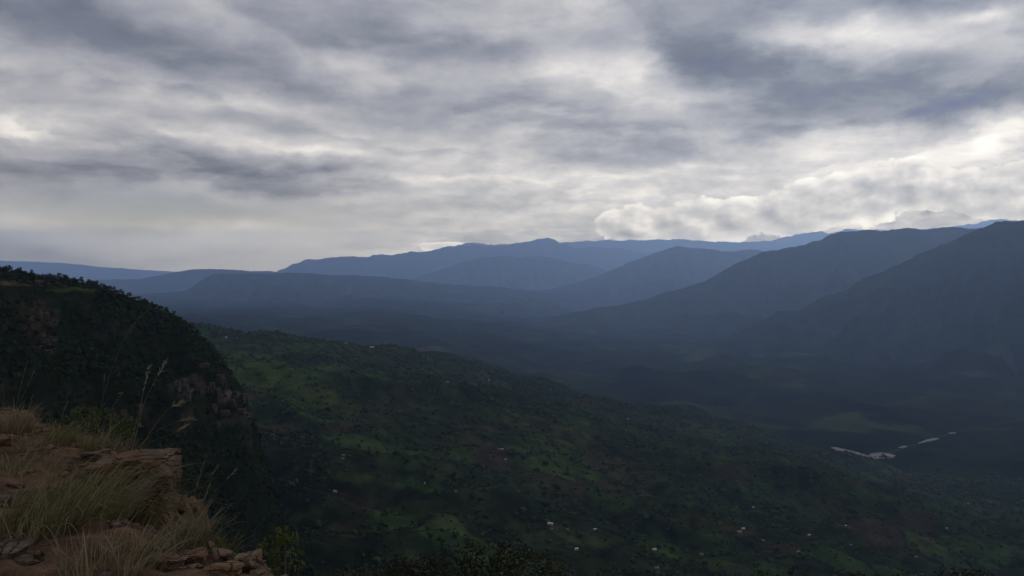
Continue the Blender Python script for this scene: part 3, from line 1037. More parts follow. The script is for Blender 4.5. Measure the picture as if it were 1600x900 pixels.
# ------------------------------------------------------------------ rocks
def rock_mesh(name, seed, size, planes=11, rough=0.05, sub=4, keep_flat_top=False):
    rng = random.Random(seed)
    bm = bmesh.new()
    bmesh.ops.create_icosphere(bm, subdivisions=sub, radius=1.0)
    pl = []
    for _ in range(planes):
        d = Vector((rng.gauss(0, 1), rng.gauss(0, 1), rng.gauss(0, 1))).normalized()
        pl.append((d, rng.uniform(0.45, 0.8)))
    if keep_flat_top:
        pl.append((Vector((rng.uniform(-.08, .08), rng.uniform(-.08, .08), 1)).normalized(), 0.42))
        pl.append((Vector((0, 0, -1)), 0.5))
    for v in bm.verts:
        for d, h in pl:
            k = v.co.dot(d)
            if k > h:
                v.co -= d * (k - h) * 0.96
        q = v.co * 2.2 + Vector((seed * 3.7, seed * 1.3, 0))
        nrm = v.co.normalized()
        v.co += nrm * (mnoise.noise(q) * rough * 1.6 + mnoise.noise(q * 3.1) * rough + mnoise.noise(q * 8.0) * rough * 0.5)
        v.co = Vector((v.co.x * size[0], v.co.y * size[1], v.co.z * size[2])) * 1.35
    me = bpy.data.meshes.new(name)
    bm.to_mesh(me)
    bm.free()
    me.polygons.foreach_set('use_smooth', np.full(len(me.polygons), sub > 2, bool))
    return me


def block_mesh(name, seed, half, rough=0.12, cuts=7, mat=None):
    """a broken, roughly squared block of stone"""
    bm = bmesh.new()
    bmesh.ops.create_cube(bm, size=2.0)
    bmesh.ops.subdivide_edges(bm, edges=bm.edges[:], cuts=cuts, use_grid_fill=True)
    rng = random.Random(seed)
    pl = []
    for _ in range(5):
        d = Vector((rng.choice((-1, 1)) * rng.uniform(.3, 1), rng.choice((-1, 1)) * rng.uniform(.3, 1), rng.choice((-1, 1)) * rng.uniform(0, 1))).normalized()
        pl.append((d, rng.uniform(1.05, 1.3)))
    off = Vector((seed * 5.1, seed * 2.3, seed * 0.7))
    tw = (rng.uniform(-.15, .15), rng.uniform(-.15, .15))
    for v in bm.verts:
        c = v.co
        for d, h in pl:
            k = c.dot(d)
            if k > h:
                c -= d * (k - h)
        l = max(abs(c.x), abs(c.y), abs(c.z))
        c += c.normalized() * rough * (mnoise.noise(c * 1.2 + off) * 1.2 + mnoise.noise(c * 3.0 + off) * 0.7 + mnoise.noise(c * 7.0 + off) * 0.4)
        c.x += tw[0] * c.z
        c.y += tw[1] * c.z
        v.co = Vector((c.x * half[0], c.y * half[1], c.z * half[2]))
    me = bpy.data.meshes.new(name)
    bm.to_mesh(me)
    bm.free()
    return me


# ------------------------------------------------------------------ trees
def leaf_quads(rng, centers, radii, per, size, flat=0.75):
    V, Fc = [], []
    k = 0
    for c, r in zip(centers, radii):
        n = int(per)
        d = rng.normal(size=(n, 3))
        d /= np.linalg.norm(d, axis=1)[:, None]
        rr = r * rng.uniform(0.35, 1.0, n) ** 0.5
        p = c + d * rr[:, None] * np.array((1, 1, flat))
        a = rng.normal(size=(n, 3))
        a /= np.linalg.norm(a, axis=1)[:, None]
        b = np.cross(a, rng.normal(size=(n, 3)))
        b /= np.linalg.norm(b, axis=1)[:, None]
        s = size * rng.uniform(0.6, 1.3, n)[:, None]
        q = np.stack([p - a * s, p + b * s * 0.55, p + a * s, p - b * s * 0.55], 1)
        V.append(q.reshape(-1, 3))
        Fc.append((np.arange(n * 4).reshape(n, 4)) + k)
        k += n * 4
    return np.concatenate(V), np.concatenate(Fc)


def trunk_mesh(name, rng, h, r, limbs, crown_pts):
    """tapered trunk with limbs reaching into the crown"""
    bm = bmesh.new()

    def tube(p0, p1, r0, r1, seg=6, bend=0.0):
        prev = None
        for i in range(4):
            t = i / 3
            p = Vector(p0).lerp(Vector(p1), t) + Vector((bend * math.sin(t * 3.1), bend * 0.6 * math.sin(t * 2.2), 0))
            rr = r0 + (r1 - r0) * t
            ring = [bm.verts.new(p + Vector((math.cos(a), math.sin(a), 0)) * rr) for a in [2 * math.pi * j / seg for j in range(seg)]]
            if prev:
                for j in range(seg):
                    bm.faces.new((prev[j], prev[(j + 1) % seg], ring[(j + 1) % seg], ring[j]))
            prev = ring
        bm.faces.new(prev)
    tube((0, 0, -1.5), (rng.uniform(-.2, .2), rng.uniform(-.2, .2), h), r, r * 0.5, 7, rng.uniform(-.15, .15))
    for i in range(limbs):
        c = crown_pts[i % len(crown_pts)]
        tube((0, 0, h * rng.uniform(0.55, 1.0)), tuple(c), r * 0.45, r * 0.1, 5, rng.uniform(-.2, .2))
    me = bpy.data.meshes.new(name)
    bm.to_mesh(me)
    bm.free()
    return me


def tree_proto(seed, height, width, clumps, per, leaf, mat, label, cat='tree', group=None, name='tree', trunk_h=0.35):
    rng = np.random.default_rng(seed)
    cs, rs = [], []
    for i in range(clumps):
        a = rng.uniform(0, 2 * np.pi)
        q = rng.uniform(0.05, 1.0) ** 0.5
        zz = rng.uniform(trunk_h, 0.92)
        env = math.sqrt(max(0.05, 1 - ((zz - 0.6) / 0.5) ** 2))
        cs.append(np.array((math.cos(a) * q * width * 0.5 * env, math.sin(a) * q * width * 0.5 * env, zz * height)))
        rs.append(width * rng.uniform(0.13, 0.24))
    V, Fc = leaf_quads(rng, cs, rs, per, leaf)
    t = thing(name, label, cat, (0, 0, -5000), 0, group)
    link('crown', np_mesh('crown', V, Fc, smooth=False), t, mat)
    link('trunk', trunk_mesh('trunk', rng, height * (trunk_h + 0.1), 0.025 * height, 5, cs), t, MAT_BARK)
    return t


RNG = random.Random(77)
GR_SKY = 'trees along the skyline of the left hill'
GR_FACE = 'trees clinging to the face of the left hill'
L_SKY = 'small dark tree standing on the skyline of the wooded left hill'
L_FACE = 'small dark tree on the shaded steep face of the left hill'
protos = [tree_proto(300 + i, h, w, c, 46, 0.42, MAT_LEAF, L_SKY, group=GR_SKY)
          for i, (h, w, c) in enumerate([(7.0, 6.5, 16), (8.5, 6.0, 16), (6.0, 6.5, 14), (9.0, 5.0, 15), (5.0, 5.5, 12)])]
used = set()


KINDS = ['round crowned', 'tall full', 'low spreading', 'tall narrow', 'small bushy']


def sky_label(k, u):
    w = ('at the flat left end of the left hill skyline' if u < 75 else 'on the skyline above the brow pasture of the left hill' if u < 170
         else 'on the skyline halfway down the left hill' if u < 280 else 'on the steep lower skyline of the left hill')
    return KINDS[k] + ' dark tree ' + w


def face_label(k, u, v):
    w = 'left hill face near its pale rock patch' if u < 135 and v < 570 else 'left hill face near the buttress rocks' if u > 250 and v > 560 else \
        'upper face of the left hill under the skyline' if v < 540 else 'shaded middle of the left hill face' if v < 620 else 'foot of the left hill just over the ledge grass'
    return KINDS[k] + ' dark tree on the ' + w


def put_tree(k, loc, sc, label, group):
    rz = RNG.uniform(0, 6.28)
    if k not in used:
        used.add(k)
        o = protos[k]
        o.location, o.rotation_euler, o.scale = loc, (0, 0, rz), (sc,) * 3
        o['label'], o['group'] = label, group
        return o
    return copy_thing(protos[k], loc, rz, sc, label, group)


# skyline trees: a ragged row along the brow
u = -20.0
nsky = 0
while u < 402:
    i = int(np.argmin(np.abs(pus - u)))
    j = 40 + RNG.choice([-3, -2, -1, 0, 1, 2])
    sc = RNG.choice([0.5, 0.6, 0.7, 0.75, 0.85, 0.95]) * (0.85 if u < 330 else 0.8)
    kk = RNG.randrange(5)
    put_tree(kk, (PX[i, j], PY[i, j], PZ[i, j] - 0.6), sc, sky_label(kk, u), GR_SKY)
    nsky += 1
    u += RNG.uniform(1.8, 5.2)
# trees on the face that show
for q in range(180):
    u = RNG.uniform(0, 405)
    i = int(np.argmin(np.abs(pus - u)))
    j = 40 + RNG.randint(8, 190)
    if 20 < PD[i, j] < 44 and u < 150 and RNG.random() < 0.7:
        continue
    if 265 < u < 398 and 586 < PV[i, j] < 662 and RNG.random() < 0.75:
        continue
    kk = RNG.randrange(5)
    put_tree(kk, (PX[i, j], PY[i, j], PZ[i, j] - 0.8), RNG.uniform(0.6, 1.0), face_label(kk, u, PV[i, j]), GR_FACE)


def ico():
    bm = bmesh.new()
    bmesh.ops.create_icosphere(bm, subdivisions=1, radius=1.0)
    V = np.array([v.co[:] for v in bm.verts])
    Fc = np.array([[v.index for v in f.verts] for f in bm.faces])
    bm.free()
    return V, Fc


ICO_V, ICO_F = ico()


def crown_field(name, P, R, base, seed, label, spread=0.4):
    """very many small crowns as one mass"""
    rng = np.random.default_rng(seed)
    n = len(P)
    nv = len(ICO_V)
    j = rng.uniform(0.62, 1.3, (n, nv, 1))
    V = ICO_V[None] * j * R[:, None, None] * np.array((1, 1, 0.85))[None, None]
    V = V + (P + np.stack([0 * R, 0 * R, R * 0.55], 1))[:, None, :]
    Fc = ICO_F[None] + (np.arange(n) * nv)[:, None, None]
    c = base[None] * rng.uniform(1 - spread, 1 + spread * 1.6, (n, 1)) * np.array((1, 1, 1))[None]
    c = c * rng.uniform(0.85, 1.15, (n, 3))
    C = np.repeat(c[:, None, :], nv, 1)
    o = link(name, np_mesh(name, V.reshape(-1, 3), Fc.reshape(-1, 3), C.reshape(-1, 3), False), mat=MAT_CROWN)
    return tag(o, label, 'forest', kind='stuff')


rs = np.random.default_rng(9)
# wooded cover of the promontory
n = 20000
ii = rs.integers(200, 800, n)
jj = rs.integers(2, 255, n)
bare = (PU[ii, jj] > 262) & (PU[ii, jj] < 402) & (PV[ii, jj] > 584) & (PV[ii, jj] < 664) & (rs.uniform(0, 1, n) < 0.72)
ok = ~bare & ~((PD[ii, jj] > 17) & (PD[ii, jj] < 44) & (PU[ii, jj] < 150)) & ((np.abs(PD[ii, jj]) > 10) | (PU[ii, jj] > 395))
ii, jj = ii[ok], jj[ok]
P = np.stack([PX[ii, jj], PY[ii, jj], PZ[ii, jj]], 1) + rs.uniform(-1.2, 1.2, (len(ii), 3)) * np.array((1, 1, 0.2))
crown_field('hillside_forest', P, rs.uniform(0.9, 2.6, len(ii)), np.array((0.012, 0.018, 0.009)), 11,
            'dense dark scrub covering the left hill')
# trees and scrub over the valley slope
n = 85000
uu = rs.uniform(250, 1660, n)
yy = np.sqrt(rs.uniform(830.0 ** 2, 3250.0 ** 2, n))
xx = vat(uu, yy)
zz = bench_h(xx, yy)
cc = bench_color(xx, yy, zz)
lum = cc.mean(1)
dens = sstep(-0.05, 0.25, fbm(xx / 90., yy / 90., 3, 71))
keep = rs.uniform(0, 1, n) < np.where(lum > 0.034, 0.07, np.where(lum > 0.024, 0.2, 0.15 + 0.85 * dens))
P = np.stack([xx, yy, zz], 1)[keep]
crown_field('slope_forest', P, np.clip(1.4 * np.exp(rs.normal(0.5, 0.45, len(P))), 1.2, 7.5) * (0.8 + P[:, 1] / 6000.), np.array((0.025, 0.037, 0.017)), 12,
            'scattered dark trees and scrub over the valley slope')

# ------------------------------------------------------------------ bare rock on the promontory
def cliff(label, spots, seed):
    c = prom_at(spots[0][0], spots[0][1])
    t = thing('rock_outcrop', label, 'cliff', tuple(c))
    for k, (u, v, w, h) in enumerate(spots):
        p = prom_at(u, v)
        s = p[1] / F
        me = block_mesh('rock', seed + k, (w * s * 0.42, 3.0, h * s * 0.5), 0.16, 4)
        o = link('rock', me, t, MAT_CLIFF)
        o.location = Vector(p) - Vector(c) + Vector((0, 1.2, 0))
        o.rotation_euler = (0, 0, RNG.uniform(-0.6, 0.6))
    return t


cliff('pale brown rock face in the shaded upper left of the wooded hill',
      [(56, 486, 16, 14), (46, 492, 12, 12), (66, 494, 18, 12), (50, 504, 20, 9), (72, 506, 26, 8), (60, 514, 16, 8), (66, 530, 16, 7), (76, 533, 12, 9), (70, 546, 22, 6), (60, 541, 10, 6), (84, 500, 8, 10), (42, 478, 8, 8)], 900)
cliff('broken row of pale rock buttresses near the foot of the left hill',
      [(276, 604, 10, 17), (289, 608, 8, 12), (302, 598, 11, 26), (293, 622, 9, 12), (320, 605, 12, 10), (330, 600, 9, 16),
       (342, 594, 13, 18), (348, 598, 10, 14), (319, 570, 16, 6), (312, 616, 8, 20), (340, 612, 10, 22)], 930)
cliff('low dark rock band right of the buttresses at the hill foot',
      [(345, 646, 26, 9), (372, 640, 22, 10), (360, 630, 14, 12), (388, 634, 10, 9), (332, 636, 10, 14), (378, 622, 10, 14)], 960)
cliff('dim rock stub low on the left hill just above the ledge rim',
      [(190, 645, 20, 12), (216, 640, 8, 18), (198, 652, 14, 10), (180, 640, 10, 8)], 980)

# ------------------------------------------------------------------ houses scattered over the valley
def box(bm, x0, x1, y0, y1, z0, z1):
    vs = [bm.verts.new(p) for p in ((x0, y0, z0), (x1, y0, z0), (x1, y1, z0), (x0, y1, z0), (x0, y0, z1), (x1, y0, z1), (x1, y1, z1), (x0, y1, z1))]
    for f in ((0, 3, 2, 1), (4, 5, 6, 7), (0, 1, 5, 4), (1, 2, 6, 5), (2, 3, 7, 6), (3, 0, 4, 7)):
        bm.faces.new([vs[i] for i in f])


def bm_mesh(name, fn):
    bm = bmesh.new()
    fn(bm)
    me = bpy.data.meshes.new(name)
    bm.to_mesh(me)
    bm.free()
    return me


def wall_fn(bm):
    L_, w, h, g = 5.0, 3.2, 2.8, 1.7
    pts = [(-w, 0), (w, 0), (w, h), (0, h + g), (-w, h)]
    a = [bm.verts.new((-L_, p[0], p[1] - (1.5 if p[1] == 0 else 0))) for p in pts]
    b = [bm.verts.new((L_, p[0], p[1] - (1.5 if p[1] == 0 else 0))) for p in pts]
    bm.faces.new(a[::-1])
    bm.faces.new(b)
    for i in range(5):
        k = (i + 1) % 5
        bm.faces.new((a[i], a[k], b[k], b[i]))


def roof_fn(bm):
    L_, w, h, g, t = 5.5, 3.9, 2.62, 2.1, 0.12
    for s in (-1, 1):
        p = [(-L_, s * w, h), (L_, s * w, h), (L_, 0, h + g), (-L_, 0, h + g)]
        lo = [bm.verts.new(q) for q in p]
        hi = [bm.verts.new((q[0], q[1], q[2] + t)) for q in p]
        bm.faces.new(hi if s > 0 else hi[::-1])
        bm.faces.new(lo[::-1] if s > 0 else lo)
        for i in range(4):
            k = (i + 1) % 4
            bm.faces.new((lo[i], lo[k], hi[k], hi[i]))


HOUSE_WALL = bm_mesh('wall', wall_fn)
HOUSE_WALL.materials.append(MAT_MUD)
HOUSE_ROOF = bm_mesh('roof', roof_fn)
HOUSE_ROOF.materials.append(MAT_TIN)
HOUSE_ROOF_OLD = bm_mesh('roof', roof_fn)
HOUSE_ROOF_OLD.materials.append(MAT_TIN_OLD)
HOUSE_DOOR = bm_mesh('door', lambda bm: box(bm, -0.5, 0.5, -3.26, -3.18, 0.0, 2.1))
HOUSE_DOOR.materials.append(MAT_DOOR)


def house(u, v, sc, old, label, rz):
    p = hit(u, v + 1)
    t = thing('house', label, 'house', (p[0], p[1], p[2] + 0.3), rz, 'tin-roofed houses scattered over the valley')
    t.scale = (sc * 0.62,) * 3
    link('wall', HOUSE_WALL, t)
    link('roof', HOUSE_ROOF_OLD if old else HOUSE_ROOF, t)
    link('door', HOUSE_DOOR, t)
    return t


for (u, v, sc, old, lab) in HOUSES:
    house(u, v, sc, old, lab, RNG.uniform(-0.5, 0.5))

# ------------------------------------------------------------------ trees below the ledge, crowns reaching into the bottom of the view
GR_LOW = 'dark trees on the slope right below the ledge'
LOW = [
    (650, 869, 95, 1.05, 'dark leafy crown at the bottom edge, leftmost of the trees below the ledge'),
    (735, 896, 88, 1.0, 'low dark crown at the bottom edge between two taller crowns'),
    (770, 849, 105, 1.2, 'tallest dark olive crown at the bottom centre below the ledge'),
    (840, 879, 98, 1.1, 'dark olive crown right of the tallest one at the bottom centre'),
    (915, 896, 90, 0.9, 'dark crown at the bottom edge in front of the slanting roofed house'),
    (560, 896, 80, 0.9, 'thin dark crown at the bottom edge right of the leafy shrub'),
    (1230, 896, 110, 1.1, 'dark crown at the bottom edge right of centre'),
    (1390, 896, 105, 1.0, 'dark crown at the bottom edge towards the right corner'),
    (1530, 896, 110, 1.1, 'dark crown in the bottom right corner'),
]
lowp = [tree_proto(500 + i, 10, 8.0 + i, 34, 120, 0.21, MAT_LEAF_NEAR, 'x', group=GR_LOW, trunk_h=0.3) for i in range(3)]
for k, (u, v, yd, sc, lab) in enumerate(LOW):
    top = CZ + (HV - v) / F * yd
    loc = (vat(u, yd), yd, top - 10 * sc)
    if k < 3:
        o = lowp[k]
        o.location, o.scale, o['label'] = loc, (sc,) * 3, lab
    else:
        copy_thing(lowp[k % 3], loc, RNG.uniform(0, 6), sc, lab, GR_LOW)

# ------------------------------------------------------------------ the ledge in the foreground
EDGE = [(30, -30), (6, -6), (2.4, 0.0), (0.7, 2.3), (-0.55, 3.7), (-1.30, 4.55), (-1.75, 5.0), (-2.30, 5.5), (-2.95, 6.1), (-3.40, 6.6),
        (-3.25, 7.4), (-3.9, 8.1), (-5.0, 9.1), (-6.8, 10.6), (-9.0, 12.5), (-14, 15), (-30, 22), (-60, 34)]


def edge_dist(X, Y):
    """signed distance to the rim, positive out over the drop"""
    best = np.full(X.shape, 1e9)
    sgn = np.zeros(X.shape)
    for (x0, y0), (x1, y1) in zip(EDGE[:-1], EDGE[1:]):
        ex, ey = x1 - x0, y1 - y0
        t = np.clip(((X - x0) * ex + (Y - y0) * ey) / (ex * ex + ey * ey), 0, 1)
        qx, qy = X - x0 - t * ex, Y - y0 - t * ey
        d = np.hypot(qx, qy)
        s = ex * qy - ey * qx
        cl_ = d < best
        best = np.where(cl_, d, best)
        sgn = np.where(cl_, s, sgn)
    return np.where(sgn < 0, best, -best)


def ledge_h(X, Y):
    d = edge_dist(X, Y) + fbm(X / 0.9, Y / 0.9, 3, 81) * 0.28
    z = fbm(X / 2.2, Y / 2.2, 4, 82) * 0.16 + fbm(X / 0.35, Y / 0.35, 3, 83) * 0.045 + (ridged(X / 0.7, Y / 0.7, 3, 84) - 0.7) * 0.06
    z = z + 0.10 * sstep(-4, -9, X) - 0.12 * sstep(-0.6, 0.0, d)
    out = np.maximum(d, 0)
    st = np.interp(out, [0, 0.12, 0.3, 0.4, 0.8, 1.0, 2.0, 5, 14, 40], [0, 0.22, 0.30, 0.85, 1.1, 1.9, 3.4, 8.5, 21, 50])
    rag = (ridged(X / 0.28, Y / 0.28, 3, 86) - 0.7) * 0.22 + fbm(X / 0.11, Y / 0.11, 2, 87) * 0.05
    return z - st * (1 + 0.2 * fbm(X / 1.3, Y / 1.3, 2, 85)) + rag * sstep(0.05, 0.3, out) * sstep(3, 1, out)


def axis(*segs):
    out = []
    for a, b, st in segs:
        out.append(np.arange(a, b, st))
    return np.concatenate(out)


lx = axis((-60, -16, 1.0), (-16, -7, 0.12), (-7, 0.4, 0.024), (0.4, 4, 0.1), (4, 30, 1.0))
ly = axis((-30, -2, 1.0), (-2, 3.4, 0.15), (3.4, 11.5, 0.028), (11.5, 20, 0.15), (20, 36, 1.0))
LX, LY = np.meshgrid(lx, ly, indexing='ij')
LZ = ledge_h(LX, LY)
structure(link('cliff_ledge', grid_mesh('cliff_ledge', LX, LY, LZ), mat=MAT_SOIL))


def g_at(u, v):
    """ledge point seen at a photo pixel"""
    y = np.linspace(2.5, 16, 2700)
    x = vat(u, y)
    h = ledge_h(x, y)
    ray = CZ + (HV - v) / F * y
    k = int(np.argmax(h >= ray))
    return np.array((x[k], y[k], h[k]))


# the big squared rock block on the rim, with slabs lying back from it
blk = thing('rock_outcrop', 'big squared pale rock block jutting out over the drop at the rim', 'rock', (-3.06, 6.85, 0.12))
for k, (dx_, dy_, dz_, half, rz, rg) in enumerate([
        (-0.22, 0.16, -0.045, (0.24, 0.19, 0.045), 0.10, 0.20), (-0.01, 0.0, -0.14, (0.125, 0.15, 0.13), -0.08, 0.15), (-0.22, -0.02, -0.10, (0.11, 0.08, 0.03), 0.4, 0.22), (-0.33, 0.0, -0.09, (0.07, 0.06, 0.03), 0.9, 0.24),
        (-0.03, 0.03, -0.42, (0.10, 0.14, 0.14), 0.12, 0.16), (-0.22, 0.16, -0.72, (0.17, 0.16, 0.18), 0.3, 0.16),
        (-0.44, 0.10, -0.10, (0.19, 0.17, 0.03), -0.15, 0.14), (-0.52, 0.02, -0.16, (0.14, 0.12, 0.025), 0.3, 0.16),
        (-0.30, 0.22, -1.10, (0.22, 0.2, 0.25), 0.7, 0.16)]):
    o = link('rock', block_mesh('rock', 40 + k, half, rg, 11), blk, MAT_ROCK)
    o.location = (dx_, dy_, dz_)
    o.rotation_euler = (0, 0, rz)

ROCKS = [
    (18, 868, (0.24, 0.18, 0.13), 'broad grey brown rock at the lower left edge of the ledge'),
    (42, 880, (0.12, 0.11, 0.07), 'small grey stone leaning on the broad rock at the lower left edge'),
    (8, 692, (0.22, 0.16, 0.09), 'flat grey rock at the left edge of the picture amid grass'),
    (72, 674, (0.17, 0.13, 0.07), 'pale flat stone near the far rim of the ledge'),
    (112, 690, (0.16, 0.12, 0.08), 'reddish stone between the two stalky tufts on the far rim'),
    (142, 718, (0.20, 0.15, 0.09), 'reddish brown rock left of the flat rubble by the squared block'),
    (168, 708, (0.15, 0.12, 0.08), 'small brown rock behind the flat rubble by the squared block'),
    (188, 732, (0.17, 0.13, 0.07), 'flat pale slab of rubble left of the squared block'),
    (205, 742, (0.12, 0.10, 0.06), 'thin rubble piece at the mouth of the dark hollow'),
    (208, 722, (0.16, 0.12, 0.07), 'flat stone lying against the back of the squared block'),
    (262, 884, (0.17, 0.13, 0.07), 'flat brown slab at the bottom edge below the rim tuft'),
    (305, 878, (0.16, 0.12, 0.08), 'rough brown rock right of the flat slab at the bottom edge'),
    (345, 874, (0.15, 0.12, 0.09), 'orange brown rock on the rim at the bottom edge'),
    (385, 886, (0.17, 0.14, 0.10), 'outermost orange rock on the rim by the leafy shrub'),
    (352, 896, (0.14, 0.11, 0.07), 'low orange stone in front of the outermost rim rocks'),
    (5, 782, (0.12, 0.10, 0.07), 'half hidden stone at the left edge beside the big green tuft'),
    (24, 764, (0.10, 0.08, 0.06), 'small pale stone behind the half hidden stone at the left edge'),
]
for k, (u, v, size, lab) in enumerate(ROCKS):
    p = g_at(u, v)
    size = tuple(q * 0.52 for q in size)
    o = link('rock', block_mesh('rock', 700 + k, size, 0.2, 9) if k % 3 else rock_mesh('rock', 700 + k, size, 12, 0.07, 4, True), None, MAT_RIM if v > 860 and u > 250 else MAT_ROCK)
    o.location = (p[0], p[1], p[2] + size[2] * 0.35)
    o.rotation_euler = (RNG.uniform(-.12, .12), RNG.uniform(-.12, .12), RNG.uniform(0, 6.28))
    tag(o, lab, 'rock', 'loose rocks on the ledge')

# rubble and gravel
n = 12000
gxs = rs.uniform(-9, 0.2, n)
gys = rs.uniform(3.6, 11.5, n)
dd_ = edge_dist(gxs, gys)
dens = sstep(-0.1, 0.35, fbm(gxs / 0.8, gys / 0.8, 3, 91)) * 0.8 + 0.7 * (dd_ > -0.45)
ok = (dd_ < 0.3) & (rs.uniform(0, 1, n) < dens)
gxs, gys = gxs[ok], gys[ok]
n = len(gxs)
Rr = 0.006 + 0.055 * rs.uniform(0, 1, n) ** 3.5
jit = rs.uniform(0.7, 1.2, (n, len(ICO_V), 1))
V = ICO_V[None] * jit * Rr[:, None, None] * np.stack([rs.uniform(.8, 1.5, n), rs.uniform(.8, 1.5, n), rs.uniform(.4, .8, n)], 1)[:, None, :]
V = V + np.stack([gxs, gys, ledge_h(gxs, gys) + Rr * 0.1], 1)[:, None, :]
Fc = ICO_F[None] + (np.arange(n) * len(ICO_V))[:, None, None]
tag(link('rubble', np_mesh('rubble', V.reshape(-1, 3), Fc.reshape(-1, 3), smooth=False), mat=MAT_ROCK),
    'small stones and gravel strewn over the red soil', 'gravel', kind='stuff')


# ------------------------------------------------------------------ grass
def blades(rng, n, h, spread, lean, droop, width, bent=0.4, seg=6):
    """n ribbon blades rooted round the origin"""
    hs = h * rng.uniform(0.4, 1.0, n)
    a = rng.uniform(0, 2 * np.pi, n)
    r0 = spread * np.sqrt(rng.uniform(0, 1, n))
    base = np.stack([np.cos(a) * r0, np.sin(a) * r0, np.full(n, -0.03)], 1)
    out = np.stack([np.cos(a), np.sin(a)], 1) * rng.uniform(0.05, 0.55, (n, 1)) + np.array(lean)[None] + rng.normal(0, 0.28, (n, 2))
    dr = droop * rng.uniform(0.1, 2.1, n)
    t = np.linspace(0, 1, seg + 1)
    tt = t[None, :]
    px = base[:, 0:1] + hs[:, None] * (out[:, 0:1] * (tt * 0.55 + bent * tt ** 2.2))
    py = base[:, 1:2] + hs[:, None] * (out[:, 1:2] * (tt * 0.55 + bent * tt ** 2.2))
    pz = base[:, 2:3] + hs[:, None] * (tt - dr[:, None] * tt ** 2.6 * 0.55)
    side = np.stack([-np.sin(a + rng.normal(0, .6, n)), np.cos(a + rng.normal(0, .6, n))], 1)
    w = width * rng.uniform(0.6, 1.3, n)[:, None] * np.maximum(1 - tt ** 1.6, 0.06)
    Pc = np.stack([px, py, pz], -1)
    off = np.stack([side[:, 0:1] * w, side[:, 1:2] * w, 0 * w], -1)
    V = np.stack([Pc - off, Pc + off], 2).reshape(n, -1, 3)
    k = np.arange(seg) * 2
    q = np.stack([k, k + 1, k + 3, k + 2], 1)
    Fc = q[None] + (np.arange(n) * (seg + 1) * 2)[:, None, None]
    tip = np.repeat(np.repeat((tt ** 2.0) * rng.uniform(0.2, 1.0, n)[:, None], 2, axis=1)[:, :, None], 3, 2)
    return V.reshape(-1, 3), Fc.reshape(-1, 4), tip.reshape(-1, 3)


def stalk(parent, pts, r, rng, head=0.0):
    """one flowering stalk, with a feathery seed head towards its tip"""
    P = np.array(pts, float)
    tk = np.linspace(0, 1, len(P))
    td = np.linspace(0, 1, 14)
    Q = np.stack([np.interp(td, tk, P[:, i]) for i in range(3)], 1)
    for _ in range(2):
        Q[1:-1] = (Q[:-2] + 2 * Q[1:-1] + Q[2:]) / 4
    ang_ = np.linspace(0, 2 * np.pi, 4)[:-1]
    V, Fc = [], []
    for i, q in enumerate(Q):
        rr = 0.62 * r * (1 - 0.75 * i / 13)
        for aa in ang_:
            V.append(q + np.array((math.cos(aa) * rr, math.sin(aa) * rr, 0)))
        if i:
            for j in range(3):
                b = 3 * (i - 1)
                Fc.append((b + j, b + (j + 1) % 3, b + 3 + (j + 1) % 3, b + 3 + j))
    st = link('stalk', np_mesh('stalk', np.array(V), np.array(Fc), np.zeros((len(V), 3))), parent, MAT_DRY)
    if head:
        V, Fc = [], []
        m_ = 34
        for i in range(m_):
            t = 1 - head * rng.uniform(0, 1)
            q = np.array([np.interp(t, td, Q[:, k]) for k in range(3)])
            i1 = min(int(t * 13) + 1, 13)
            d = rng.normal(size=3) * 0.22 + (Q[i1] - Q[i1 - 1]) / (np.linalg.norm(Q[i1] - Q[i1 - 1]) + 1e-6)
            d /= np.linalg.norm(d)
            l = rng.uniform(0.012, 0.03)
            s = np.cross(d, rng.normal(size=3))
            s /= np.linalg.norm(s)
            b = len(V)
            V += [q, q + d * l * 0.5 + s * 0.0013, q + d * l, q + d * l * 0.5 - s * 0.0013]
            Fc.append((b, b + 1, b + 2, b + 3))
        link('seed_head', np_mesh('seed_head', np.array(V), np.array(Fc), smooth=False), st, MAT_SEED)['kind'] = 'stuff'
    return st


def tuft(u, v, n, h, spread, lean, droop, width, mat, label, seed, ndry=0, stalks=()):
    p = g_at(u, v)
    t = thing('grass_tuft', label, 'grass', tuple(p), 0, 'grass tufts on the ledge')
    rng = np.random.default_rng(seed)
    V, Fc, tip = blades(rng, n, h, spread, lean, droop, width)
    o = link('blades', np_mesh('blades', V, Fc, tip), t, mat)
    o['kind'] = 'stuff'
    if ndry:
        V, Fc, tip = blades(rng, ndry, h * 1.05, spread * 1.15, lean, droop * 1.2, width * 1.1, 0.6)
        o = link('dry_blades', np_mesh('dry_blades', V, Fc, tip), t, MAT_DRY)
        o['kind'] = 'stuff'
    for (spts, r, head) in stalks:      # photo pixels along the stalk, at the tuft's own distance, drifting with depth
        q = []
        for (su, sv, dyv) in spts:
            y = p[1] + dyv
            q.append((vat(su, y) - p[0], y - p[1], CZ + (HV - sv) / F * y - p[2]))
        stalk(t, q, r, rng, head)
    return t


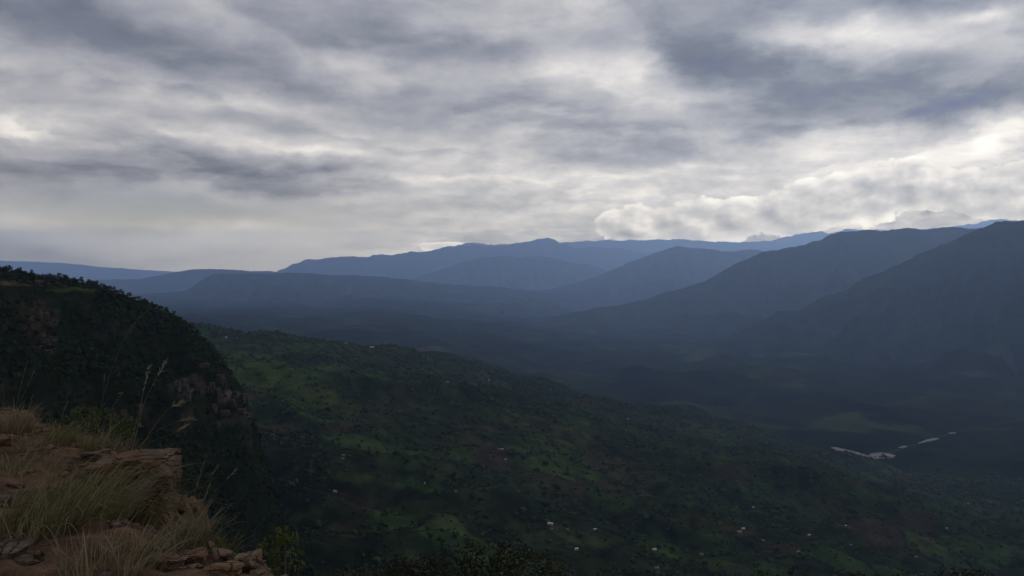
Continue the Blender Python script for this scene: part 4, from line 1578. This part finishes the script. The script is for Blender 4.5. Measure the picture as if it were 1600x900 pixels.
# the large green tuft and its neighbours
tuft(105, 812, 330, 0.62, 0.34, (0.42, 0.05), 0.55, 0.0042, MAT_GRASS, 'largest green grass tuft, leaning right, at the left of the ledge', 1, 150,
     [([(110, 800, 0), (122, 740, 0), (124, 650, .05)], 0.004, 0), ([(60, 800, 0), (80, 720, 0), (126, 700, 0)], .003, 0)])
tuft(160, 800, 150, 0.50, 0.24, (0.5, 0.0), 0.6, 0.004, MAT_GRASS, 'green grass tuft filling in right of the largest tuft', 2, 110)
tuft(45, 835, 120, 0.50, 0.26, (0.3, 0.0), 0.6, 0.004, MAT_GRASS, 'greenish tuft at the left edge below the largest tuft', 3, 110)
tuft(215, 815, 150, 0.52, 0.22, (0.62, 0.0), 0.55, 0.0036, MAT_GRASS, 'sparse olive tuft leaning over the dark hollow under the block', 4, 120,
     [([(170, 800, 0), (190, 760, 0), (210, 738, .0)], .003, .3), ([(150, 810, 0), (200, 770, 0), (256, 745, 0)], .003, 0)])
tuft(130, 893, 34, 0.38, 0.18, (0.05, 0.0), 0.35, 0.0045, MAT_DRY, 'broad dry bladed tuft at the bottom edge in front of the green grass', 5, 40,
     [([(125, 895, 0), (70, 842, 0), (32, 800, 0)], .007, 0), ([(150, 895, 0), (150, 850, 0), (165, 810, 0)], .005, 0),
      ([(110, 893, 0), (95, 845, 0), (82, 806, 0)], .005, 0), ([(140, 890, 0), (128, 850, 0), (146, 838, 0)], .004, 0)])
tuft(205, 890, 60, 0.36, 0.16, (0.5, 0.0), 0.4, 0.0045, MAT_DRY, 'dry tuft at the bottom edge right of the broad bladed one', 6, 50,
     [([(210, 885, 0), (215, 850, 0), (228, 792, 0)], .003, 0), ([(205, 885, 0), (235, 855, 0), (262, 822, 0)], .004, .3)])
tuft(298, 848, 110, 0.34, 0.12, (0.12, 0.1), 0.45, 0.0036, MAT_GRASS, 'tall stalked tuft growing on the rim right of the squared block', 7, 90,
     [([(292, 845, 0), (297, 790, 0), (318, 722, 0)], .0045, .3), ([(306, 850, 0), (314, 790, 0), (326, 760, 0)], .006, .4),
      ([(298, 845, 0), (330, 772, 0), (368, 735, 0)], .0035, .2), ([(300, 845, 0), (310, 770, 0), (340, 728, 0)], .003, .2),
      ([(285, 848, 0), (280, 810, 0), (255, 775, 0)], .0035, 0), ([(320, 855, 0), (340, 830, 0), (366, 810, 0)], .003, .3)])
tuft(335, 862, 110, 0.22, 0.14, (0.3, 0.1), 0.6, 0.003, MAT_GRASS, 'short green tuft on the rim just right of the tall stalked one', 8, 30)
tuft(235, 872, 70, 0.24, 0.16, (0.2, 0.0), 0.6, 0.004, MAT_GRASS, 'short tuft low at the bottom between the two dry tufts and the rim', 14, 40)
tuft(20, 672, 170, 0.42, 0.20, (0.1, 0.0), 0.5, 0.0055, MAT_DRY, 'dry straw coloured tuft at the far left of the ledge rim', 9, 90,
     [([(22, 668, 0), (26, 625, 0), (42, 565, .1)], .004, .3), ([(20, 665, 0), (30, 630, 0), (53, 580, .1)], .004, .3),
      ([(14, 668, 0), (8, 640, 0), (2, 600, 0)], .003, 0), ([(40, 660, 0), (45, 640, 0), (50, 618, 0)], .004, .5)])
tuft(88, 690, 100, 0.34, 0.16, (0.25, 0.0), 0.5, 0.0045, MAT_GRASS, 'olive tuft on the far rim left of the tallest stalks', 10, 60,
     [([(85, 690, 0), (92, 660, 0), (104, 630, 0)], .003, .4)])
tuft(145, 704, 120, 0.36, 0.15, (0.3, 0.0), 0.55, 0.0045, MAT_GRASS, 'tuft with the tallest arching seed stalks on the far rim', 11, 80,
     [([(140, 700, 0), (165, 600, 0), (190, 535, 0), (212, 500, 0), (240, 477, .2)], .0035, .45),
      ([(145, 700, 0), (165, 650, 0), (190, 615, 0)], .0045, .25), ([(140, 700, 0), (137, 655, 0), (147, 632, 0)], .004, 0),
      ([(150, 702, 0), (155, 640, 0), (175, 617, 0), (190, 614, 0)], .0035, .2), ([(152, 702, 0), (160, 620, 0), (163, 585, 0)], .002, .2),
      ([(170, 765, -1), (171, 700, -1), (172, 655, -1)], .0025, .2)])
tuft(205, 706, 50, 0.30, 0.12, (0.6, 0.1), 0.5, 0.0035, MAT_GRASS, 'thin tuft with slender drooping stalks behind the squared block', 12, 40,
     [([(212, 712, 0), (240, 665, 0), (262, 638, 0), (281, 630, 0)], .003, .3), ([(205, 708, 0), (240, 675, 0), (270, 660, 0), (300, 654, 0)], .0025, .25),
      ([(210, 710, 0), (235, 690, 0), (265, 680, 0), (286, 668, 0)], .0025, .2), ([(200, 705, 0), (215, 650, 0), (232, 575, .2)], .002, .25),
      ([(205, 706, 0), (225, 625, 0), (258, 566, .2)], .002, .2)])
tuft(30, 735, 120, 0.26, 0.30, (0.25, 0.0), 0.7, 0.004, MAT_GRASS, 'low sparse grass on the soil behind the largest tuft', 13, 120)
tuft(60, 700, 70, 0.28, 0.25, (0.25, 0.0), 0.6, 0.004, MAT_DRY, 'low dry grass around the pale flat stone', 15, 40)
tuft(185, 700, 60, 0.24, 0.16, (0.35, 0.0), 0.6, 0.004, MAT_DRY, 'low dry grass behind the flat rubble by the block', 16, 30)


# ------------------------------------------------------------------ shrubs
def shrub(loc, h, w, label, seed, mat, nclump=22, per=26, leaf=0.026):
    rng = np.random.default_rng(seed)
    t = thing('shrub', label, 'shrub', loc, 0, None)
    cs, rs_ = [], []
    for i in range(nclump):
        a = rng.uniform(0, 6.28)
        q = rng.uniform(0, 1) ** 0.5 * w * 0.5
        cs.append(np.array((math.cos(a) * q, math.sin(a) * q, h * rng.uniform(0.25, 1.0) * (1 - 0.45 * (q / (w * 0.5)) ** 2))))
        rs_.append(w * rng.uniform(0.06, 0.14))
    V, Fc = leaf_quads(rng, cs, rs_, per, leaf, 0.9)
    o = link('foliage', np_mesh('foliage', V, Fc, smooth=False), t, mat)
    o['kind'] = 'stuff'

    def stems(bm):
        for c in cs[:10]:
            p0, p1 = Vector((0, 0, -0.3)), Vector(c)
            ring = []
            for p, r in ((p0, 0.008), (p0.lerp(p1, .5) + Vector((0.02, 0, .02)), 0.005), (p1, 0.002)):
                ring.append([bm.verts.new(p + Vector((math.cos(k * 2.09), math.sin(k * 2.09), 0)) * r) for k in range(3)])
            for a_, b_ in zip(ring[:-1], ring[1:]):
                for k in range(3):
                    bm.faces.new((a_[k], a_[(k + 1) % 3], b_[(k + 1) % 3], b_[k]))
    link('stem', bm_mesh('stem', stems), t, MAT_BARK)
    return t


yS = 6.2
shrub((vat(437, yS), yS, CZ + (HV - 905) / F * yS), 0.40, 0.42, 'yellow green leafy shrub below the rim at the bottom', 21, MAT_SHRUB, 34, 9, 0.022)
for (u, v, hh, ww, lab, sd_) in [
        (75, 660, 0.50, 1.1, 'dark green bush on the far rim behind the olive tuft', 22),
        (125, 680, 0.42, 0.9, 'dark green bush on the far rim left of the tallest stalks', 23),
        (175, 694, 0.32, 0.8, 'low dark bush on the far rim behind the squared block', 24)]:
    p = g_at(u, v)
    shrub((p[0], p[1] + 0.25, p[2] - 0.15), hh, ww, lab, sd_, MAT_SHRUB_DARK, 40, 34, 0.022)

# ------------------------------------------------------------------ the hazy air
def haze():
    bm = bmesh.new()
    box(bm, -53000, 53000, -10000, 64000, -791, 3900)
    bmesh.ops.recalc_face_normals(bm, faces=bm.faces)
    me = bpy.data.meshes.new('haze')
    bm.to_mesh(me)
    bm.free()
    m = bpy.data.materials.new('haze')
    m.use_nodes = True
    t = m.node_tree
    t.nodes.clear()
    out = t.nodes.new('ShaderNodeOutputMaterial')
    v = t.nodes.new('ShaderNodeVolumePrincipled')
    v.inputs['Color'].default_value = (0.42, 0.61, 1.0, 1)
    v.inputs['Density'].default_value = 3.3e-5
    v.inputs['Anisotropy'].default_value = 0.6
    v.inputs['Density Attribute'].default_value = ''
    t.links.new(v.outputs[0], out.inputs['Volume'])
    o = link('haze', me, mat=m)
    o['kind'] = 'stuff'
    o['label'] = 'pale blue haze filling the valley'
    o['category'] = 'haze'


haze()
